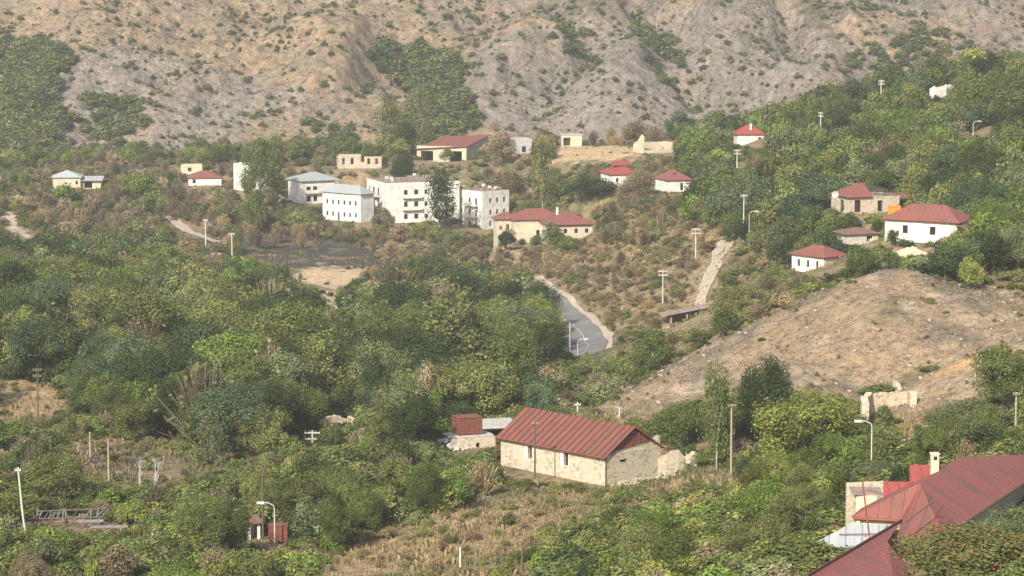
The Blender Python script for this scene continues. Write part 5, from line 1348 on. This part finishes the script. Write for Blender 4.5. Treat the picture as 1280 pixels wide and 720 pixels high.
# ------------------------------------------------------------------ labels for the plants
LM = [('the central stone house',700,560),('the rusty container',585,525),('the collapsed grey slats',75,640),('the tiny white shed',306,675),('the burnt clearing',140,575),
 ('the far left wooden pole',40,495),('the white leaning pole',18,640),('the big red roofs',1180,640),('the grey lean-to',1060,670),('the curved ruin',1110,505),('the bare mound',1100,400),
 ('the asphalt bend',750,430),('the upper end of the asphalt',675,372),('the open slope shed',858,396),('the dirt track on the right',890,340),('the cream cottage',1025,323),
 ('the white red-roofed house',1165,278),('the half collapsed house',1085,255),('the skyline house',938,168),('the roofless ridge house',1180,115),('the garage',565,185),
 ('the long white block',500,252),('the blue-grey roofed block',430,250),('the grey hip roof',385,235),('the leftmost white block',300,225),('the nine-window block',605,262),
 ('the cream L-shaped building',695,280),('the small cream house',842,226),('the left blue-grey house',85,222),('the low orange-red roof',255,222),('the white tank',265,320),
 ('the sandy patch',410,345),('the left dirt track',235,285),('the eroded bank at left',20,278),('the terrace ruin in the wood',430,518),('the pale poplar group',560,430),
 ('the walnut-like tree',332,515),('the short bottom white post',575,700),('the tall pale pole',918,555),('the dry grass slope',600,660),('the dark clump of trees',95,315),
 ('the upper left ravine',40,120),('the wooded ravine',530,100),('the rocky gully',840,70),('the upper right thicket',1120,70),('the middle hill slope',330,80),('the bare trunks in the left wood',214,420),
 ('the bottom left corner',0,720),('the bottom right corner',1280,720),('the top left corner',0,0),('the top right corner',1280,0),('the right edge utility pole',1278,530)]
LMA = np.array([(a, b) for _, a, b in LM], float)
ORD = ['', 'second', 'third', 'fourth', 'fifth', 'sixth', 'seventh', 'eighth', 'ninth', 'tenth', 'eleventh', 'twelfth', 'thirteenth', 'fourteenth', 'fifteenth', 'sixteenth']
def relation(dx, dy):
    if math.hypot(dx, dy) < 14: return 'right at'
    a = math.degrees(math.atan2(-dy, dx)) % 360
    return ['right of', 'above and right of', 'above', 'above and left of', 'left of', 'below and left of', 'below', 'below and right of'][int((a + 22.5) // 45) % 8]
def make_labels(items, noun):
    groups = {}
    hs = sorted(i['sz'] for i in items); q1, q2 = hs[len(hs) // 3], hs[2 * len(hs) // 3]
    for it in items:
        if it['label']: continue
        d = np.hypot(LMA[:, 0] - it['px'], LMA[:, 1] - it['py']); k = int(d.argmin())
        sz = 'small' if it['sz'] < q1 else 'large' if it['sz'] > q2 else 'middling'
        key = (f"{sz} {PAL[it['key']][1]} {noun}", f"{relation(it['px'] - LMA[k, 0], it['py'] - LMA[k, 1])} {LM[k][0]}")
        groups.setdefault(key, []).append(it)
    for (a, b_), L in groups.items():
        L.sort(key=lambda i: i['px'])
        for n, it in enumerate(L):
            if len(L) == 1: it['label'] = f'{a} {b_}'
            elif n == 0: it['label'] = f'{a} {b_}, leftmost such one'
            elif n == len(L) - 1: it['label'] = f'{a} {b_}, rightmost such one'
            else: it['label'] = f'{a} {b_}, {ORD[min(n, 15)]} from left'
            if len(it['label'].split()) > 16: it['label'] = it['label'].replace(' such one', '')
            if len(it['label'].split()) > 16: it['label'] = it['label'].replace('above and ', 'upper ').replace('below and ', 'lower ')
            if len(it['label'].split()) > 16: it['label'] = it['label'].replace(' in the left wood', '').replace(' on the right', '')

def place(name, me, it, rz):
    o = bpy.data.objects.new(name, me); COL.objects.link(o)
    o.color = (*[float(v) for v in it['c']], 1); o.location = (it['x'], it['y'], it['z']); o.rotation_euler = (0, 0, rz)
    o.scale = (it['w'], it['w'], it['h']); return o
rr = random.Random(77)
def make_tree(it, meshes, tr, name, cat, group):
    root = empty(name, (it['x'], it['y'], it['z'] - .1), rr.uniform(0, 6.28), it['label'], cat, group)
    c = bpy.data.objects.new('crown', rr.choice(meshes)); COL.objects.link(c); c.parent = root
    c.color = (*[float(v) for v in it['c']], 1); c.scale = (it['w'], it['w'], it['h'])
    t = bpy.data.objects.new('trunk', rr.choice(tr)); COL.objects.link(t); t.parent = root; t.scale = (it['w'], it['w'], it['h'])
    return root
def choose(kinds, n=300, low=3):
    L = [i for i in ITEMS if i['kind'] in kinds]; L.sort(key=lambda i: (i['label'] is None, -i['vis']))
    a = [i for i in L[:n] if i['vis'] >= low or i['label']]; ids = {id(i) for i in a}
    return a, [i for i in L if id(i) not in ids]
tr, tr_rest = choose({'tree', 'fine'}); make_labels(tr, 'broadleaf tree')
for it in tr:
    big = it['kind'] == 'fine' or it['sz'] > 62
    make_tree(it, PM['fine'] if big else PM['crown'], TRK, 'broadleaf_tree', 'tree', 'broadleaf trees of the valley woods')
po, po_rest = choose({'poplar', 'thin'}); make_labels(po, 'poplar')
for it in po: make_tree(it, PM['poplar'], TRKP, 'poplar_tree', 'poplar', 'poplars standing in the valley')
bu, bu_rest = choose({'bush'}); make_labels(bu, 'bush')
for it in bu: tag(place('bush', rr.choice(PM['bush']), it, rr.uniform(0, 6.28)), it['label'], 'bush', 'green bushes')
tw, tw_rest = choose({'twig'}); make_labels(tw, 'dry shrub')
for it in tw: tag(place('dry_shrub', rr.choice(PM['twig']), it, rr.uniform(0, 6.28)), it['label'], 'shrub', 'dry twiggy shrubs')
hi, hi_rest = choose({'hill'}, 300, 2); make_labels(hi, 'hillside shrub')
for it in hi: tag(place('hillside_shrub', rr.choice(PM['small']), it, rr.uniform(0, 6.28)), it['label'], 'shrub', 'shrubs on the far hillside')
for it in [i for i in ITEMS if i['kind'] == 'bare']:
    root = empty('bare_tree', (it['x'], it['y'], it['z']), 0, it['label'], 'bare tree')
    for dx in (-.25, .15):
        c = bpy.data.objects.new('branches', rr.choice(BARE)); COL.objects.link(c); c.parent = root
        c.scale = (it['h'] * .95, it['h'] * .95, it['h'] * rr.uniform(.95, 1.15)); c.location = (dx * it['w'], 0, 0); c.rotation_euler = (0, 0, rr.uniform(0, 6))
for it in [i for i in ITEMS if i['kind'] == 'berry']:
    root = empty('berry_bush', (it['x'], it['y'], it['z'] - .1), 0, it['label'], 'bush')
    c = bpy.data.objects.new('foliage', PM['fine'][1]); COL.objects.link(c); c.parent = root; c.color = (*[float(v) for v in it['c']], 1); c.scale = (it['w'], it['w'], it['h'])
    r = np.random.default_rng(3); n = 170
    d = r.normal(size=(n, 3)); d /= np.linalg.norm(d, axis=1)[:, None]; d[:, 2] = np.abs(d[:, 2]); d[:, 1] = -np.abs(d[:, 1])
    P = np.array([0, 0, it['h'] * .5]) + d * np.array([it['w'] * .5, it['w'] * .5, it['h'] * .46]) * r.uniform(.85, 1.02, (n, 1))
    mb = MB()
    for p in P:
        s = .05; mb.add([p + np.array(v) * s for v in ((1,0,0),(-1,0,0),(0,1,0),(0,-1,0),(0,0,1),(0,0,-1))], [(0,2,4),(2,1,4),(1,3,4),(3,0,4),(2,0,5),(1,2,5),(3,1,5),(0,3,5)])
    o = mb.build('berries', plain('red_berries', (.42, .11, .06), .3, 3), root); tag(o, kind='stuff')
for it in [i for i in ITEMS if i['kind'] == 'sprig']:
    o = place('leafy_sprig', PM['small'][0], it, 0); o.scale = (1.2, 1.2, it['h']); o.color = (.19, .22, .05, 1); tag(o, it['label'], 'plant')

def merged(name, items, protos, material=M_LEAFA, fine=None, thr=8):
    Vs, Fs, Ls, Cs = [], [], [], []; nv = 0; r = np.random.default_rng(5)
    for it in items:
        pp = fine if it['vis'] >= thr else protos; V, Fc, L = pp[r.integers(len(pp))]; a = r.uniform(0, 6.28); c, s = math.cos(a), math.sin(a)
        X = (V[:, 0] * c - V[:, 1] * s) * it['w'] + it['x']; Y = (V[:, 0] * s + V[:, 1] * c) * it['w'] + it['y']; Z = V[:, 2] * it['h'] + it['z']
        Vs.append(np.stack([X, Y, Z], 1).astype(np.float32)); Fs.append(Fc + nv); nv += len(V); Ls.append(L); Cs.append(np.repeat(np.append(it['c'], 1)[None], len(Fc), 0))
    if not Vs: return None
    me = bpy.data.meshes.new(name); Fc = np.concatenate(Fs); fill(me, np.concatenate(Vs), Fc); me.materials.append(material)
    a = me.attributes.new('lv', 'FLOAT', 'FACE'); a.data.foreach_set('value', np.concatenate(Ls).astype(np.float32))
    a = me.attributes.new('col', 'FLOAT_COLOR', 'FACE'); a.data.foreach_set('color', np.concatenate(Cs).astype(np.float32).ravel())
    o = bpy.data.objects.new(name, me); COL.objects.link(o); return tag(o, kind='stuff')
print('rest', len(tr_rest), len(po_rest), len(bu_rest), len(tw_rest), len(hi_rest))
merged('woodland', tr_rest + po_rest, CRS, fine=CRM, thr=1); merged('undergrowth', bu_rest, BUS, fine=BUM); merged('dry_scrub', tw_rest, TWS, fine=TWM); merged('hillside_scrub', hi_rest, BUT, fine=BUS, thr=12)

# ------------------------------------------------------------------ dry grass and stones
def grass():
    r = np.random.default_rng(21); n = 300000
    Y = 165 + 555 * r.random(n) ** 1.5 ; X = (r.random(n) * 2 - 1) * (.18 * Y + 8); Z = gz(X, Y)
    px, py, _ = project(X, Y, Z + .2)
    keep = (r.random(n) < np.clip(1.15 - (Y - 222) / 600, .2, 1)) & ~inpoly(px, py, P_ROADCLR) & ~inpoly(px, py, P_SAND)
    for a, b_, c in FOOT: keep &= np.hypot(X - a, Y - b_) > c
    for q_ in RQ[::3]: keep &= np.hypot(X - q_[0], Y - q_[1]) > 5.2
    X, Y, Z = X[keep], Y[keep], Z[keep]; n = len(X)
    cl = fbm(X / 4, Y / 4, 33, 3); g = fbm(X / 11, Y / 11, 34, 3)
    h = (.2 + .75 * cl ** 2) * r.uniform(.6, 1.3, n); wd = h * r.uniform(.07, .2, n)
    t = r.uniform(0, 6.28, n); lean = r.normal(0, .2, (n, 2)) * h[:, None]
    c, s = np.cos(t) * wd, np.sin(t) * wd
    V = np.stack([np.stack([X - c, Y - s, Z - .05], 1), np.stack([X + c, Y + s, Z - .05], 1), np.stack([X + c * 1.3 + lean[:, 0], Y + s * 1.3 + lean[:, 1], Z + h], 1), np.stack([X - c * 1.3 + lean[:, 0], Y - s * 1.3 + lean[:, 1], Z + h * .8], 1)], 1).reshape(-1, 3)
    C = np.array([.31, .235, .130]) * (1 - smooth(.42, .62, g))[:, None] + np.array([.15, .15, .06]) * smooth(.42, .62, g)[:, None]
    md = inpoly(px[keep], py[keep], MOUND) & (Y < 425) & (Y > 310); h = np.where(md, h * .4, h)
    V[:, 2] = np.where(np.repeat(md, 4), np.repeat(Z, 4) + (V[:, 2] - np.repeat(Z, 4)) * .4, V[:, 2])
    C = np.where(md[:, None], np.array([.27, .215, .16]), C) * r.uniform(.7, 1.2, (n, 1))
    me = bpy.data.meshes.new('grass'); fill(me, V, np.arange(4 * n).reshape(n, 4)); me.materials.append(M_GRASS)
    a = me.attributes.new('lv', 'FLOAT', 'FACE'); a.data.foreach_set('value', r.uniform(.75, 1.25, n).astype(np.float32))
    a = me.attributes.new('col', 'FLOAT_COLOR', 'FACE'); a.data.foreach_set('color', np.c_[C, np.ones(n)].astype(np.float32).ravel())
    o = bpy.data.objects.new('grass', me); COL.objects.link(o); tag(o, kind='stuff')
grass()
def rocks():
    r = np.random.default_rng(23); mb_v = []; n = 5200
    Y = np.r_[r.uniform(325, 412, 1200), r.uniform(480, 700, 900), r.uniform(985, 1120, n - 2100)]; X = (r.random(n) * 2 - 1) * .18 * Y
    Z = gz(X, Y); px, py, _ = project(X, Y, Z)
    md = inpoly(px, py, MOUND); dry = inpoly(px, py, P_DRY)
    keep = np.where(Y < 420, md, np.where(Y < 900, dry, fbm(X / 12, Y / 12, 44) > .6))
    for q_ in RQ[::3]: keep = keep & (np.hypot(X - q_[0], Y - q_[1]) > 5)
    X, Y, Z = X[keep], Y[keep], Z[keep]; n = len(X)
    rad = np.where(Y > 900, r.uniform(.15, .8, n), r.uniform(.06, .5, n) * r.uniform(.4, 1, n))
    cube = np.array([(-1,-1,-1),(1,-1,-1),(1,1,-1),(-1,1,-1),(-1,-1,1),(1,-1,1),(1,1,1),(-1,1,1)]) * np.array([1, .8, .6])
    V = cube[None] * r.uniform(.45, 1.1, (n, 8, 1)) * rad[:, None, None]
    a = r.uniform(0, 6.28, n)[:, None]; Vx = V[..., 0] * np.cos(a) - V[..., 1] * np.sin(a); Vy = V[..., 0] * np.sin(a) + V[..., 1] * np.cos(a)
    V = np.stack([Vx + X[:, None], Vy + Y[:, None], V[..., 2] + Z[:, None] + .05], -1).reshape(-1, 3)
    f = np.array([(0,3,2,1),(4,5,6,7),(0,1,5,4),(1,2,6,5),(2,3,7,6),(3,0,4,7)])
    Fc = (f[None] + (np.arange(n) * 8)[:, None, None]).reshape(-1, 4)
    me = bpy.data.meshes.new('rocks'); fill(me, V, Fc); me.materials.append(plain('grey_rock', (.36, .31, .26), .45, .8))
    o = bpy.data.objects.new('rocks', me); COL.objects.link(o); tag(o, kind='stuff')
rocks()

# ------------------------------------------------------------------ haze
mb = MB(); mb.box(-1600, 1600, -260, 2200, -60, 640)
m = bpy.data.materials.new('haze'); m.use_nodes = True; t = m.node_tree; t.nodes.clear()
o = N(t, 'ShaderNodeOutputMaterial'); v = N(t, 'ShaderNodeVolumePrincipled'); v.inputs['Color'].default_value = (.95, .94, .93, 1)
v.inputs['Density'].default_value = HAZE; v.inputs['Anisotropy'].default_value = .2
t.links.new(v.outputs[0], o.inputs['Volume'])
hz = mb.build('haze', m); tag(hz, kind='stuff')
